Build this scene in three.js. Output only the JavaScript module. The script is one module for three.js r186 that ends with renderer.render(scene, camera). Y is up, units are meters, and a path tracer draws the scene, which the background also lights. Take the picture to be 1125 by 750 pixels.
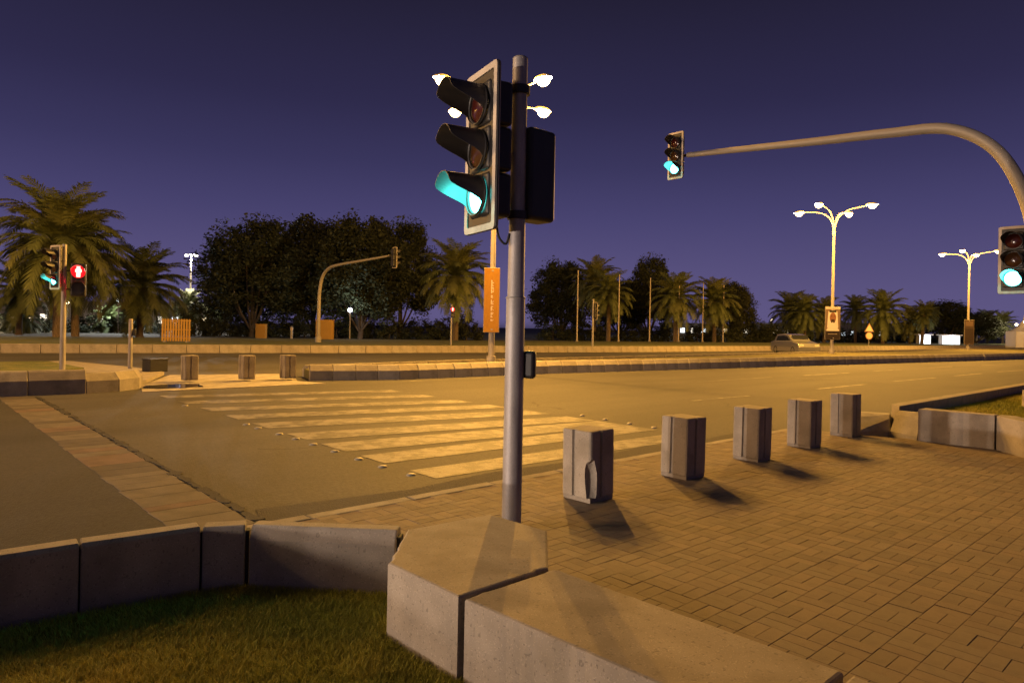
import * as THREE from 'three';
import { mergeGeometries, toCreasedNormals } from 'three/addons/utils/BufferGeometryUtils.js';
import { ConvexGeometry } from 'three/addons/geometries/ConvexGeometry.js';
import { Brush, Evaluator, SUBTRACTION } from 'three-bvh-csg';
import { RoundedBoxGeometry } from 'three/addons/geometries/RoundedBoxGeometry.js';

// ------------------------------------------------------------------ camera, sky, light
// x runs along the main road, -z across it, y is up; the camera stands at the corner of the crossing.
const scene = new THREE.Scene();
const camera = new THREE.PerspectiveCamera(2 * Math.atan(375 / 752.5) * 180 / Math.PI, 1024 / 682, 0.1, 1500);
camera.position.set(0, 1.5, 0);
camera.rotation.order = 'YXZ';
camera.rotation.set(0, -(Math.PI / 2 - 0.83256), 0.019476);
camera.setViewOffset(1125, 750, 0, 15.8, 1125, 750);
scene.add(camera);

const renderer = new THREE.WebGLRenderer({ antialias: true });
renderer.toneMapping = THREE.LinearToneMapping;
renderer.toneMappingExposure = 1;
renderer.shadowMap.enabled = true;

// the night sky: a town's purple sky glow, deepest overhead
{
  const w = 256, h = 256, data = new Float32Array(w * h * 4);
  const stops = [[-90, .012, .010, .018], [0, .118, .097, .232], [3, .108, .090, .220], [9, .064, .056, .158], [13, .0415, .037, .108], [17.6, .027, .0235, .069], [26, .0162, .0138, .0345], [40, .011, .0095, .025], [90, .008, .007, .018]];
  for (let j = 0; j < h; j++) {
    const e = ((j + 0.5) / h - 0.5) * 180;
    let k = 0; while (k < stops.length - 2 && e > stops[k + 1][0]) k++;
    const A = stops[k], B = stops[k + 1], t = Math.min(1, Math.max(0, (e - A[0]) / (B[0] - A[0])));
    for (let i = 0; i < w; i++) for (let c = 0; c < 4; c++) data[(j * w + i) * 4 + c] = c < 3 ? (1 + .035 * Math.sin(i / w * 31.416 + e * .16) * Math.cos(i / w * 18.85 - e * .1 + 1)) * (e < 0 ? stops[0][c + 1] : A[c + 1] + (B[c + 1] - A[c + 1]) * t) : 1;
  }
  const sky = new THREE.DataTexture(data, w, h, THREE.RGBAFormat, THREE.FloatType);
  sky.mapping = THREE.EquirectangularReflectionMapping; sky.magFilter = THREE.LinearFilter; sky.needsUpdate = true;
  scene.background = sky; scene.environment = sky;
}
const moon = new THREE.DirectionalLight(0xffe9d0, 0.015);
moon.name = 'moon'; moon.position.set(-40, 60, 30); moon.castShadow = true; scene.add(moon);

const SODIUM = new THREE.Color().setRGB(1, 0.48, 0.075);
const LAMP_CD = 440;

// ------------------------------------------------------------------ helpers
function rng(seed) { let a = seed >>> 0; return () => { a = (a + 0x6D2B79F5) >>> 0; let t = a; t = Math.imul(t ^ (t >>> 15), t | 1); t ^= t + Math.imul(t ^ (t >>> 7), t | 61); return ((t ^ (t >>> 14)) >>> 0) / 4294967296; }; }
const V = (u, v, h = 0) => new THREE.Vector3(u, h, -v);
const taken = {};
function numbered(name) { const n = taken[name] = (taken[name] ?? -1) + 1; return n ? `${name}_${String(n).padStart(3, '0')}` : name; }
function tag(o, label, category, group, kind) { if (label) o.userData.label = label; if (category) o.userData.category = category; if (group) o.userData.group = group; if (kind) o.userData.kind = kind; return o; }
function thing(name, label, category, u, v, h = 0, turn = 0, group) {
  const g = new THREE.Group(); g.name = numbered(name); g.position.set(u, h, -v); g.rotation.y = turn; scene.add(g);
  return tag(g, label, category, group);
}
function part(parent, name, geo, mat, pos, rot) {
  const m = new THREE.Mesh(Array.isArray(geo) ? join(geo) : geo, mat); m.name = name; m.castShadow = m.receiveShadow = true;
  if (pos) m.position.set(...pos); if (rot) m.rotation.set(...rot);
  parent.add(m); return m;
}
function structure(name, geo, mat) { const m = part(scene, numbered(name), geo, mat); m.userData.kind = 'structure'; return m; }
function join(list) { return mergeGeometries(list.map(g => { const n = g.index ? g.toNonIndexed() : g; for (const k of Object.keys(n.attributes)) if (!['position', 'normal', 'uv'].includes(k)) n.deleteAttribute(k); if (!n.attributes.uv) n.setAttribute('uv', new THREE.BufferAttribute(new Float32Array(n.attributes.position.count * 2), 2)); return n; })); }
// uv in metres, laid on by the side each face points to
function metric(g, s = 1) {
  if (g.index) g = g.toNonIndexed();
  const p = g.attributes.position, n = p.count, uv = new Float32Array(n * 2), A = new THREE.Vector3(), B = new THREE.Vector3(), C = new THREE.Vector3();
  for (let i = 0; i < n; i += 3) {
    A.fromBufferAttribute(p, i); B.fromBufferAttribute(p, i + 1); C.fromBufferAttribute(p, i + 2);
    const N = B.clone().sub(A).cross(C.clone().sub(A)), x = Math.abs(N.x), y = Math.abs(N.y), z = Math.abs(N.z);
    [A, B, C].forEach((q, k) => { const t = y >= x && y >= z ? [q.x, q.z] : x >= z ? [q.z, q.y] : [q.x, q.y]; uv[(i + k) * 2] = t[0] * s; uv[(i + k) * 2 + 1] = t[1] * s; });
  }
  g.setAttribute('uv', new THREE.BufferAttribute(uv, 2)); return g;
}
// upright prism from an outline of [u, v] points, y0 to y1, with a bevel
function prism(pts, y0, y1, b = 0.01, holes) {
  const s = new THREE.Shape(pts.map(p => new THREE.Vector2(p[0], p[1])));
  if (holes) for (const h of holes) s.holes.push(new THREE.Path(h.map(p => new THREE.Vector2(p[0], p[1]))));
  const g = new THREE.ExtrudeGeometry(s, { depth: y1 - y0 - 2 * b, bevelEnabled: b > 0, bevelSize: b, bevelOffset: -b, bevelThickness: b, bevelSegments: 2, steps: 1, curveSegments: 8 });
  g.rotateX(-Math.PI / 2); g.translate(0, y0 + b, 0); return metric(g);
}
const rough = (pts, seed, step = .035, amp = .003) => { const r = rng(seed), o = []; let chip = 0; pts.forEach((a, i) => { const b = pts[(i + 1) % pts.length], L = Math.hypot(b[0] - a[0], b[1] - a[1]), n = Math.max(1, Math.round(L / step)), nx = -(b[1] - a[1]) / L, ny = (b[0] - a[0]) / L; for (let k = 0; k < n; k++) { chip = r() < .05 ? .009 * r() + .004 : chip * .4; const q = (k ? amp * r() + chip : .006 * r()); o.push([a[0] + (b[0] - a[0]) * k / n + nx * q, a[1] + (b[1] - a[1]) * k / n + ny * q]); } }); return o; };
function box(w, h, d, r = 0.005, seg = 2) { return new RoundedBoxGeometry(w, h, d, seg, r); }
function cyl(r0, r1, h, n = 20) { const g = new THREE.CylinderGeometry(r1, r0, h, n); g.translate(0, h / 2, 0); return g; }
function tube(pts, r, n = 32, rs = 12) { return new THREE.TubeGeometry(new THREE.CatmullRomCurve3(pts, false, 'centripetal'), n, r, rs, false); }
function taperTube(pts, r0, r1, n = 40, rs = 14) {
  const c = new THREE.CatmullRomCurve3(pts, false, 'centripetal'), g = new THREE.TubeGeometry(c, n, 1, rs, false), p = g.attributes.position;
  for (let i = 0; i <= n; i++) { const q = c.getPointAt(i / n), r = r0 + (r1 - r0) * i / n; for (let j = 0; j <= rs; j++) { const k = i * (rs + 1) + j; p.setXYZ(k, q.x + (p.getX(k) - q.x) * r, q.y + (p.getY(k) - q.y) * r, q.z + (p.getZ(k) - q.z) * r); } }
  return g;
}
// ---- procedural textures
function tileNoise(seed, period) {
  const r = rng(seed), n = period, t = new Float32Array(n * n); for (let i = 0; i < n * n; i++) t[i] = r();
  return (x, y) => { x = ((x * n) % n + n) % n; y = ((y * n) % n + n) % n; const i = Math.floor(x), j = Math.floor(y); let a = x - i, b = y - j; a = a * a * (3 - 2 * a); b = b * b * (3 - 2 * b); const i1 = (i + 1) % n, j1 = (j + 1) % n; return (t[j * n + i] * (1 - a) + t[j * n + i1] * a) * (1 - b) + (t[j1 * n + i] * (1 - a) + t[j1 * n + i1] * a) * b; };
}
function fbm(seed, p0, oct, gain = 0.55) { const L = []; for (let o = 0; o < oct; o++) L.push(tileNoise(seed + o * 17, p0 * 2 ** o)); return (x, y) => { let s = 0, a = 1, w = 0; for (const f of L) { s += a * f(x, y); w += a; a *= gain; } return s / w; }; }
function tex(w, h, fn, srgb = true, rep = [1, 1]) {
  const d = new Uint8Array(w * h * 4);
  for (let j = 0; j < h; j++) for (let i = 0; i < w; i++) { const c = fn((i + .5) / w, (j + .5) / h, i, j); const k = (j * w + i) * 4; for (let q = 0; q < 3; q++) { let x = typeof c === 'number' ? c : c[q]; x = Math.min(1, Math.max(0, x)); if (srgb) x = x <= .0031308 ? x * 12.92 : 1.055 * x ** (1 / 2.4) - .055; d[k + q] = x * 255; } d[k + 3] = 255; }
  const t = new THREE.DataTexture(d, w, h); t.magFilter = THREE.LinearFilter; t.minFilter = THREE.LinearMipmapLinearFilter; t.generateMipmaps = true; t.wrapS = t.wrapT = THREE.RepeatWrapping; t.repeat.set(...rep); if (srgb) t.colorSpace = THREE.SRGBColorSpace; t.needsUpdate = true; return t;
}
const mix = (a, b, t) => a.map((x, i) => x + (b[i] - x) * t);
const mat = (o) => new THREE.MeshStandardMaterial(o);
const lin = (r, g, b) => new THREE.Color().setRGB(r, g, b);

// ------------------------------------------------------------------ materials
const M = {};
{
  // exposed-aggregate concrete, uv in metres, one tile is 0.8 m
  const n1 = fbm(11, 4, 5), n2 = tileNoise(5, 160), n3 = tileNoise(9, 90), n4 = fbm(77, 3, 4);
  const grain = (x, y) => { const s = n2(x, y), q = n3(x, y); return (s > .82 ? .5 : 0) + (q < .14 ? -.55 : 0); };
  const conc = (base, stain) => tex(1024, 1024, (x, y) => { const a = n1(x, y), b = 1.25 * grain(x, y), s = Math.max(0, n4(x, y) - .52) * 2.4; return mix(base.map(c => c * (.72 + .56 * a) * (1 + .42 * b)), stain, s * .8); }, true, [1.25, 1.25]);
  const bump = tex(1024, 1024, (x, y) => .5 + .35 * (n1(x, y) - .5) + .32 * grain(x, y), false, [1.25, 1.25]);
  M.concrete = mat({ map: conc([.29, .255, .205], [.17, .145, .10]), bumpMap: bump, bumpScale: .004, roughness: .9 });
  M.concrete2 = mat({ map: conc([.25, .222, .182], [.135, .115, .085]), bumpMap: bump, bumpScale: .004, roughness: .9 });
  M.kerb = mat({ map: conc([.29, .265, .225], [.13, .115, .09]), bumpMap: bump, bumpScale: .003, roughness: .88 });
  M.darkStone = mat({ color: lin(.55, .52, .5), map: M.concrete2.map, bumpMap: bump, bumpScale: .003, roughness: .85 });
  M.channel = mat({ color: lin(.36, .335, .305), map: M.kerb.map, bumpMap: bump, bumpScale: .004, roughness: .85 });
  M.channelRed = mat({ color: lin(.38, .275, .245), map: M.kerb.map, bumpMap: bump, bumpScale: .004, roughness: .85 });
  M.channelDark = mat({ color: lin(.25, .23, .215), map: M.concrete2.map, bumpMap: bump, bumpScale: .004, roughness: .85 });
  // asphalt with tyre polish along x; one tile is 24 m by 12 m
  const a1 = tileNoise(21, 512), a2 = tileNoise(22, 300), a3 = fbm(23, 5, 5), st = fbm(29, 3, 4);
  const crk = fbm(37, 4, 5, .5);
  const streakRow = fbm(31, 10, 4);
  const asphalt = (base, seed) => { const s1 = fbm(seed, 6, 4); return tex(2048, 1024, (x, y) => { const g = .5 + .8 * a1(x * 4 % 1, y * 2 % 1) + .26 * (a2(x * 3 % 1, y * 1.5 % 1) - .5); const run = streakRow((x * .12) % 1, y) - .5; const p = a3(x, y) - .5; const spot = Math.max(0, s1(x, y) - .6); const rd = Math.abs(crk(x, y) - .5), ck = rd < .0045 && st(x, y) > .5 ? .55 : 1; const k = ck * g * (1 + 1.1 * run + .55 * p) * (1 - 1.6 * spot); return base.map(c => c * k); }); };
  const abump = tex(1024, 1024, (x, y) => .6 * a1(x, y) + .4 * a2(x, y), false);
  const A = asphalt([.054, .051, .0485], 41); A.repeat.set(1 / 24, 1 / 12);
  const B = asphalt([.024, .0225, .0215], 47); B.repeat.set(1 / 24, 1 / 12);
  abump.repeat.set(1 / 3, 1 / 3);
  M.asphalt = mat({ map: A, bumpMap: abump, bumpScale: .004, roughness: .80 });
  M.asphaltDark = mat({ map: B, bumpMap: abump, bumpScale: .006, roughness: .9 });
  M.grit = mat({ map: tex(1024, 256, (x, y) => { const k = .45 + .9 * a2(x * 4 % 1, y) * a1(x * 3 % 1, y); return [.078 * k, .072 * k, .064 * k]; }, true, [1 / 3, 1 / .8]), bumpMap: abump, bumpScale: .012, roughness: .9 });
  // worn road paint
  const w1 = fbm(51, 10, 5, .65);
  const paint = tex(1024, 1024, (x, y) => { const n = w1(x, y), g = a1(x, y); const t = Math.min(1, Math.max(0, (n - .40) * 4.5 + (g - .5) * 1.3)); return mix([.068, .064, .060], [.20, .188, .168], t); });
  paint.repeat.set(1 / 2.2, 1 / 2.2);
  M.paint = mat({ map: paint, bumpMap: abump, bumpScale: .003, roughness: .66 });
  // pavers
  const b1 = fbm(61, 6, 5), b2 = tileNoise(63, 220);
  const brickTex = tex(512, 512, (x, y) => { const k = .7 + .45 * b1(x, y) + .25 * (b2(x, y) - .5); return [k, k, k]; }, true, [2.2, 2.2]);
  const brickBump = tex(512, 512, (x, y) => .5 * b1(x, y) + .5 * b2(x, y), false, [2.2, 2.2]);
  M.brickTones = [[.18, .138, .098], [.17, .13, .093], [.192, .148, .104], [.16, .126, .091], [.176, .142, .104]];
  M.bricks = M.brickTones.map(c => mat({ color: lin(...c), map: brickTex, bumpMap: brickBump, bumpScale: .003, roughness: .82 }));
  M.brickField = mat({ vertexColors: true, map: brickTex, bumpMap: brickBump, bumpScale: .003, roughness: .82 });
  M.sand = mat({ color: lin(.165, .125, .088), roughness: 1 });
  // soil, lawns
  const s1 = fbm(71, 8, 5, .6), s2 = tileNoise(73, 200);
  M.soil = mat({ map: tex(512, 512, (x, y) => { const k = .6 + .8 * s1(x, y) * (.7 + .6 * s2(x, y)); return [.095 * k, .085 * k, .030 * k]; }, true, [1 / 2, 1 / 2]), roughness: 1 });
  M.lawn = mat({ map: tex(1024, 1024, (x, y) => { const n = s1(x, y), k = .5 + .9 * s2(x, y); return mix([.085 * k, .105 * k, .016 * k], [.16 * k, .15 * k, .035 * k], Math.min(1, Math.max(0, (n - .35) * 2.6))); }, true, [1 / 3, 1 / 3]), bumpMap: tex(512, 512, (x, y) => s2(x, y), false, [1, 1]), bumpScale: .005, roughness: 1 });
  M.land = mat({ map: tex(512, 512, (x, y) => { const k = .6 + .7 * s1(x, y); return [.055 * k, .050 * k, .034 * k]; }, true, [1 / 12, 1 / 12]), roughness: 1 });
  // metals and plastics
  const g1 = fbm(81, 5, 5);
  const steelMap = tex(512, 512, (x, y) => { const k = .75 + .5 * (g1(x, y) - .5) + .18 * (s2(x, y) - .5); return [k, k, k]; }, true, [1, 1]);
  M.steel = mat({ color: lin(.42, .40, .39), map: steelMap, roughness: .55, metalness: .35, bumpMap: steelMap, bumpScale: .0015 });
  M.painted = mat({ color: lin(.55, .50, .42), map: steelMap, roughness: .5, metalness: .1 });
  M.mast = mat({ color: lin(.42, .385, .32), map: steelMap, roughness: .55, metalness: .15 });
  M.black = mat({ color: lin(.022, .021, .020), roughness: .5, map: steelMap });
  M.visor = mat({ color: lin(.040, .038, .036), roughness: .42, side: THREE.DoubleSide });
  M.border = mat({ color: lin(.62, .54, .44), map: steelMap, roughness: .6 });
  M.redLens = mat({ color: lin(.045, .008, .006), roughness: .18 });
  M.amberLens = mat({ color: lin(.05, .02, .006), roughness: .18 });
  M.greenDark = mat({ color: lin(.01, .07, .05), roughness: .2 });
  M.greenLit = mat({ color: 0x000000, emissive: lin(.10, 1, .92), emissiveIntensity: 22 });
  M.redLit = mat({ color: 0x000000, emissive: lin(1, .16, .12), emissiveIntensity: 9 });
  M.redGlow = mat({ color: lin(.2, .01, .01), emissive: lin(1, .012, .02), emissiveIntensity: .55, roughness: .3 });
  M.lampGlow = mat({ color: 0x000000, emissive: lin(1, .66, .26), emissiveIntensity: 26 });
  M.whiteGlow = mat({ color: 0x000000, emissive: lin(1, .93, .82), emissiveIntensity: 16 });
  M.stud = mat({ color: lin(.3, .28, .24), roughness: .6, metalness: .3 });
  M.headlight = mat({ color: 0x000000, emissive: lin(1, .85, .7), emissiveIntensity: 12 });
  M.rubber = mat({ color: lin(.02, .02, .02), roughness: .8 });
  M.chrome = mat({ color: lin(.6, .6, .6), roughness: .25, metalness: .9 });
  // plants
  const bk = fbm(91, 6, 4), bk2 = tileNoise(92, 48);
  M.palmBark = mat({ map: tex(256, 512, (x, y) => { const k = .55 + .5 * bk(x, y) + .5 * (bk2(x, y) - .5); return [.17 * k, .125 * k, .08 * k]; }), bumpMap: tex(256, 512, (x, y) => bk2(x, y), false), bumpScale: .04, roughness: 1 });
  M.bark = mat({ map: tex(256, 512, (x, y) => { const k = .5 + .8 * bk(x, y * .3); return [.10 * k, .08 * k, .06 * k]; }), roughness: 1 });
  M.frond = [[.120, .140, .042], [.108, .130, .040], [.132, .142, .046]].map(c => mat({ color: lin(...c), roughness: .7, side: THREE.DoubleSide }));
  M.leaf = [[.028, .036, .011], [.032, .038, .013], [.026, .034, .011]].map(c => mat({ color: lin(...c), roughness: .75, side: THREE.DoubleSide }));
  M.blade = mat({ color: lin(1, 1, 1), roughness: .8, side: THREE.DoubleSide });
}

// ------------------------------------------------------------------ the ground, roads and islands
const ROAD = -0.08;
function sheet(outline, y) { const s = new THREE.ShapeGeometry(new THREE.Shape(outline.map(p => new THREE.Vector2(p[0], p[1])))); s.rotateX(-Math.PI / 2); s.translate(0, y, 0); return metric(s); }
structure('ground', sheet([[-500, -400], [900, -400], [900, 900], [-500, 900]], -0.14), M.land);
structure('main_road', sheet([[1.9, 3.6], [11.5, 3.6], [40, 3.4], [90, -4], [160, -14], [160, 22], [110, 24], [75, 26], [49.3, 28.9], [38.8, 29.9], [19.4, 33.6], [3.7, 37.9], [-30, 42], [-30, 15], [1.9, 15]], ROAD), M.asphalt);
structure('side_road', sheet([[-30, 3.9], [1.9, 3.9], [1.9, 16.6], [-30, 16.6]], ROAD + 0.006), M.asphaltDark);

structure('road_edge', sheet([[2.15, 5.07], [10.6, 5.07], [10.9, 5.2], [10.2, 5.55], [8.8, 5.46], [7.4, 5.6], [6.0, 5.5], [4.9, 5.62], [3.7, 5.5], [2.3, 5.7]], ROAD + .004), M.grit);

// concrete channel between the side road and the main road: cast slabs with open joints
{
  const ch = thing('concrete_channel', 'worn concrete drainage channel running across the asphalt towards the traffic island', 'channel', 1.86, 4, ROAD);
  const r = rng(4); let v = 0;
  const ragged = [];
  while (v < 12.6) {
    const L = .14 + .34 * r() * r() + .1 * r(), tone = r();
    part(ch, 'slab', prism([[-.29 + .03 * r(), v + .003], [.27 + .03 * r(), v + .003], [.27 + .03 * r(), v + L - .003], [-.29 + .03 * r(), v + L - .003]], 0.001, .0085 + .002 * r(), .002), tone < .3 ? M.channelDark : tone < .55 ? M.channelRed : M.channel);
    v += L;
  }
  // broken tar edge along the channel
  for (let k = 0; k < 70; k++) {
    const c = .2 + .176 * k, w = .025 + .05 * r(), pts = [];
    for (let i = 0; i < 9; i++) { const t = i / 9 * 6.283; pts.push([.335 + Math.cos(t) * w * (.6 + .6 * r()), c + Math.sin(t) * .13 * (.5 + .9 * r())]); }
    ragged.push(prism(pts, .001, .007 + .009 * r(), .002));
  }
  part(ch, 'broken_edge', ragged, M.asphaltDark);
}

// zebra crossing: bars of worn paint
{
  const z = new THREE.Group(); z.name = 'zebra_crossing'; z.userData = { kind: 'structure' }; scene.add(z);
  const bars = [[15.55, 15.0, -.28], [14.3, 13.75, -.30], [13.0, 12.42, -.29], [11.75, 11.15, -.25], [10.62, 9.95, -.24], [9.35, 8.7, -.20], [8.3, 7.62, -.13], [7.28, 6.72, -.06], [6.22, 5.74, -.03]];
  bars.forEach(([v1, v0, s]) => {
    const u1 = 9.0, pts = [];
    const r = rng(Math.floor(v1 * 100));
    for (let i = 0; i <= 24; i++) { const u = 4.2 + (u1 - 4.2) * i / 24; pts.push([u, v0 + s * (u - 4.2) + .012 * (r() - .5)]); }
    for (let i = 24; i >= 0; i--) { const u = 4.2 + (u1 - 4.2) * i / 24; pts.push([u, v1 + s * (u - 4.2) + .012 * (r() - .5)]); }
    part(z, 'painted_bar', sheet(pts, ROAD + .004), M.paint);
  });
  const lm = new THREE.Group(); lm.name = 'lane_marking'; lm.userData = { kind: 'structure' }; scene.add(lm);
  const dash = (u0, va, u1, vb, w = .06) => part(lm, 'painted_dash', sheet([[u0, va - w], [u1, vb - w], [u1, vb + w], [u0, va + w]], ROAD + .004), M.paint);
  for (const [a, b, c, d] of [[13.4, 8.65, 15.7, 8.53], [19.4, 8.47, 22.7, 8.4], [25, 8.38, 28.9, 8.24], [31, 8.16, 34.4, 8.05], [36.6, 8, 40, 7.7], [43, 7.4, 46, 7.1], [50, 6.7, 53, 6.3], [18.5, 11.75, 22.9, 11.6], [25, 11.45, 28.7, 11.25], [31, 11.2, 34, 11.05], [37.5, 10.95, 40.4, 10.7], [44, 10.3, 47, 10], [51, 9.6, 54, 9.2]]) dash(a, b, c, d);
  dash(10.6, 16.15, 16.8, 16.2, .05); dash(16.9, 16.2, 33.4, 14.3, .05); dash(33.5, 14.25, 60, 11.05, .06);
}
// road studs beside the crossing: metal domed plates
{
  const g = new THREE.LatheGeometry([[0, .022], [.03, .021], [.05, .014], [.058, 0]].map(p => new THREE.Vector2(...p)), 14); g.scale(1, 1, .8);
  const spots = [[4.09, 6.03], [4.07, 6.56], [4.08, 7.1], [4.09, 7.7], [4.1, 8.3], [4.11, 8.84], [4.1, 9.35], [4.08, 10.05], [4.08, 10.51], [4.08, 13.46], [9.3, 8.28], [9.24, 7.7], [9.18, 7.12], [9.15, 6.6]];
  const ORD = ['first', 'second', 'third', 'fourth', 'fifth', 'sixth', 'seventh', 'eighth', 'ninth', 'tenth'];
  spots.forEach(([u, v], i) => { const t = thing('road_stud', i < 10 ? `small metal road stud at the side road end of the crossing, ${ORD[i]} from the pavement` : `small metal road stud at the far end of the crossing, ${ORD[13 - i]} from the pavement`, 'road stud', u, v, ROAD, 0, i < 10 ? 'near road studs' : 'far road studs'); part(t, 'dome', g, M.stud); });
}

// ------------------------------------------------------------------ paved corner: pavers, kerb
const inside = (pts, x, y) => { let c = false; for (let i = 0, j = pts.length - 1; i < pts.length; j = i++) { const [a, b] = pts[i], [d, e] = pts[j]; if ((b > y) !== (e > y) && x < (d - a) * (y - b) / (e - b) + a) c = !c; } return c; };
const PAVED = [[1.62, 4.9], [1.62, 4.05], [2.16, 3.3], [2.3, 2.2], [2.3, -2.2], [10.4, -2.2], [10.4, 1.9], [10.9, 2.4], [10.9, 3.35], [10.75, 4.05], [10.6, 4.9]];
{
  const pave = structure('pavement', prism(PAVED, -0.13, -0.0045, 0), M.sand);
  const U = .18, r = rng(8), gap = .0008;
  const bevelBrick = (w, d) => { // chamfered top, no underside: 18 triangles
    const c = .0016, h = .012, x = w / 2 - gap, z = d / 2 - gap, xi = x - c, zi = z - c, P = [];
    const q = (a, b, e, f) => P.push(...a, ...b, ...e, ...a, ...e, ...f);
    q([-xi, 0, zi], [xi, 0, zi], [xi, 0, -zi], [-xi, 0, -zi]);
    const top = [[-xi, 0, zi], [xi, 0, zi], [xi, 0, -zi], [-xi, 0, -zi]], mid = [[-x, -c, z], [x, -c, z], [x, -c, -z], [-x, -c, -z]], bot = mid.map(p => [p[0], -h, p[2]]);
    for (let k = 0; k < 4; k++) { const n = (k + 1) % 4; q(mid[k], mid[n], top[n], top[k]); q(bot[k], bot[n], mid[n], mid[k]); }
    const g = new THREE.BufferGeometry(); g.setAttribute('position', new THREE.BufferAttribute(new Float32Array(P), 3)); g.computeVertexNormals(); return g;
  };
  const long = metric(bevelBrick(U, U / 2)), tall = metric(bevelBrick(U / 2, U));
  const list = [];
  for (let i = 0; i < 52; i++) for (let j = 0; j < 42; j++) {
    const u = 1.55 + i * U, v = -2.2 + j * U;
    for (let k = 0; k < 2; k++) {
      const L = (i + j) % 2 === 0, cu = u + U / 2 + (L ? 0 : (k - .5) * U / 2), cv = v + U / 2 + (L ? (k - .5) * U / 2 : 0);
      if (!inside(PAVED, cu, cv)) continue;
      const X = cu * .7397 - cv * .673, D = cu * .673 + cv * .7397;
      list.push({ cu, cv, L, inView: D > 1.5 && Math.abs(X / D + .0) < .76 && 1.5 / D < .535 && !(cu < 2.9 && cv < 2.4 && cu < 2.2 + (2.4 - cv) * .42), D, dy: -.002 * r() - (r() < .04 ? .002 : 0), tx: (r() - .5) * .008, tz: (r() - .5) * .008, ry: (r() - .5) * .012, tone: Math.floor(r() * 5), k: .85 + .3 * r() });
    }
  }
  list.sort((a, b) => (b.inView - a.inView) || (a.D - b.D));
  const rest = [];
  list.forEach((b, i) => {
    const g = b.L ? long : tall;
    if (i < 300) { const m = part(pave, `paver${i ? '_' + String(i).padStart(3, '0') : ''}`, g, M.bricks[b.tone], [b.cu, b.dy, -b.cv], [b.tx, b.ry, b.tz]); }
    else {
      const n = g.clone(); n.applyMatrix4(new THREE.Matrix4().makeRotationFromEuler(new THREE.Euler(b.tx, b.ry, b.tz)).setPosition(b.cu, b.dy, -b.cv));
      const c = M.brickTones[b.tone], col = new Float32Array(n.attributes.position.count * 3); for (let q = 0; q < col.length; q++) col[q] = c[q % 3] * b.k;
      const uv = n.attributes.uv; for (let q = 0; q < uv.count; q++) uv.setXY(q, uv.getX(q) + b.cu * 1.7, uv.getY(q) + b.cv * 2.3);
      n.setAttribute('color', new THREE.BufferAttribute(col, 3)); rest.push(n);
    }
  });
  const m = part(pave, 'paver_field', mergeGeometries(rest), M.brickField); m.userData.kind = 'stuff';
  // kerb stones along the road
  const kb = thing('pavement_kerb', 'low flush concrete kerb between brick paving and crossing road', 'kerb', 0, 0, 0);
  for (let k = 0; k < 10; k++) { const u0 = 1.5 + k * .94, e = .004 * r(); part(kb, 'kerb_stone', prism([[u0 + .006, 4.925 + e], [u0 + .934, 4.925 + e], [u0 + .934, 5.06 + e], [u0 + .006, 5.06 + e]], -.12, -.012 + .008 * r(), .012), k % 3 ? M.kerb : M.concrete2); }
}

// ------------------------------------------------------------------ bollards
function bollardGeometry() {
  // square post of two halves with a recessed slot down each face and rounded edges
  const s = .165, c = .022, g = .016, d = .02, pts = [];
  const side = [[-s + c, -s], [-g - .03, -s], [-g - .022, -s + d], [g - .03, -s + d], [g - .022, -s], [s - c, -s], [s - c * .3, -s + c * .3]];
  for (let k = 0; k < 4; k++) { const a = k * Math.PI / 2; for (const [x, y] of side) pts.push([x * Math.cos(a) - y * Math.sin(a), x * Math.sin(a) + y * Math.cos(a)]); }
  return pts;
}
const bollardBody = prism(bollardGeometry(), .03, .615, .014), bollardFoot = prism([[-.155, -.155], [.155, -.155], [.155, .155], [-.155, .155]], -.02, .04, .006);
function bollard(u, v, turn, label, group, h = 0, m = M.concrete) { const t = thing('concrete_bollard', label, 'bollard', u, v, h, turn, group), b = bollardBody.clone(), q = b.attributes.uv; for (let i = 0; i < q.count; i++) q.setXY(i, q.getX(i) + u * 1.37, q.getY(i) + u * .71); t.rotation.z = .012 * Math.sin(u * 7); t.rotation.x = .012 * Math.cos(u * 5); part(t, 'post', b, m); part(t, 'foot', bollardFoot, M.concrete2); return t; }
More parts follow.
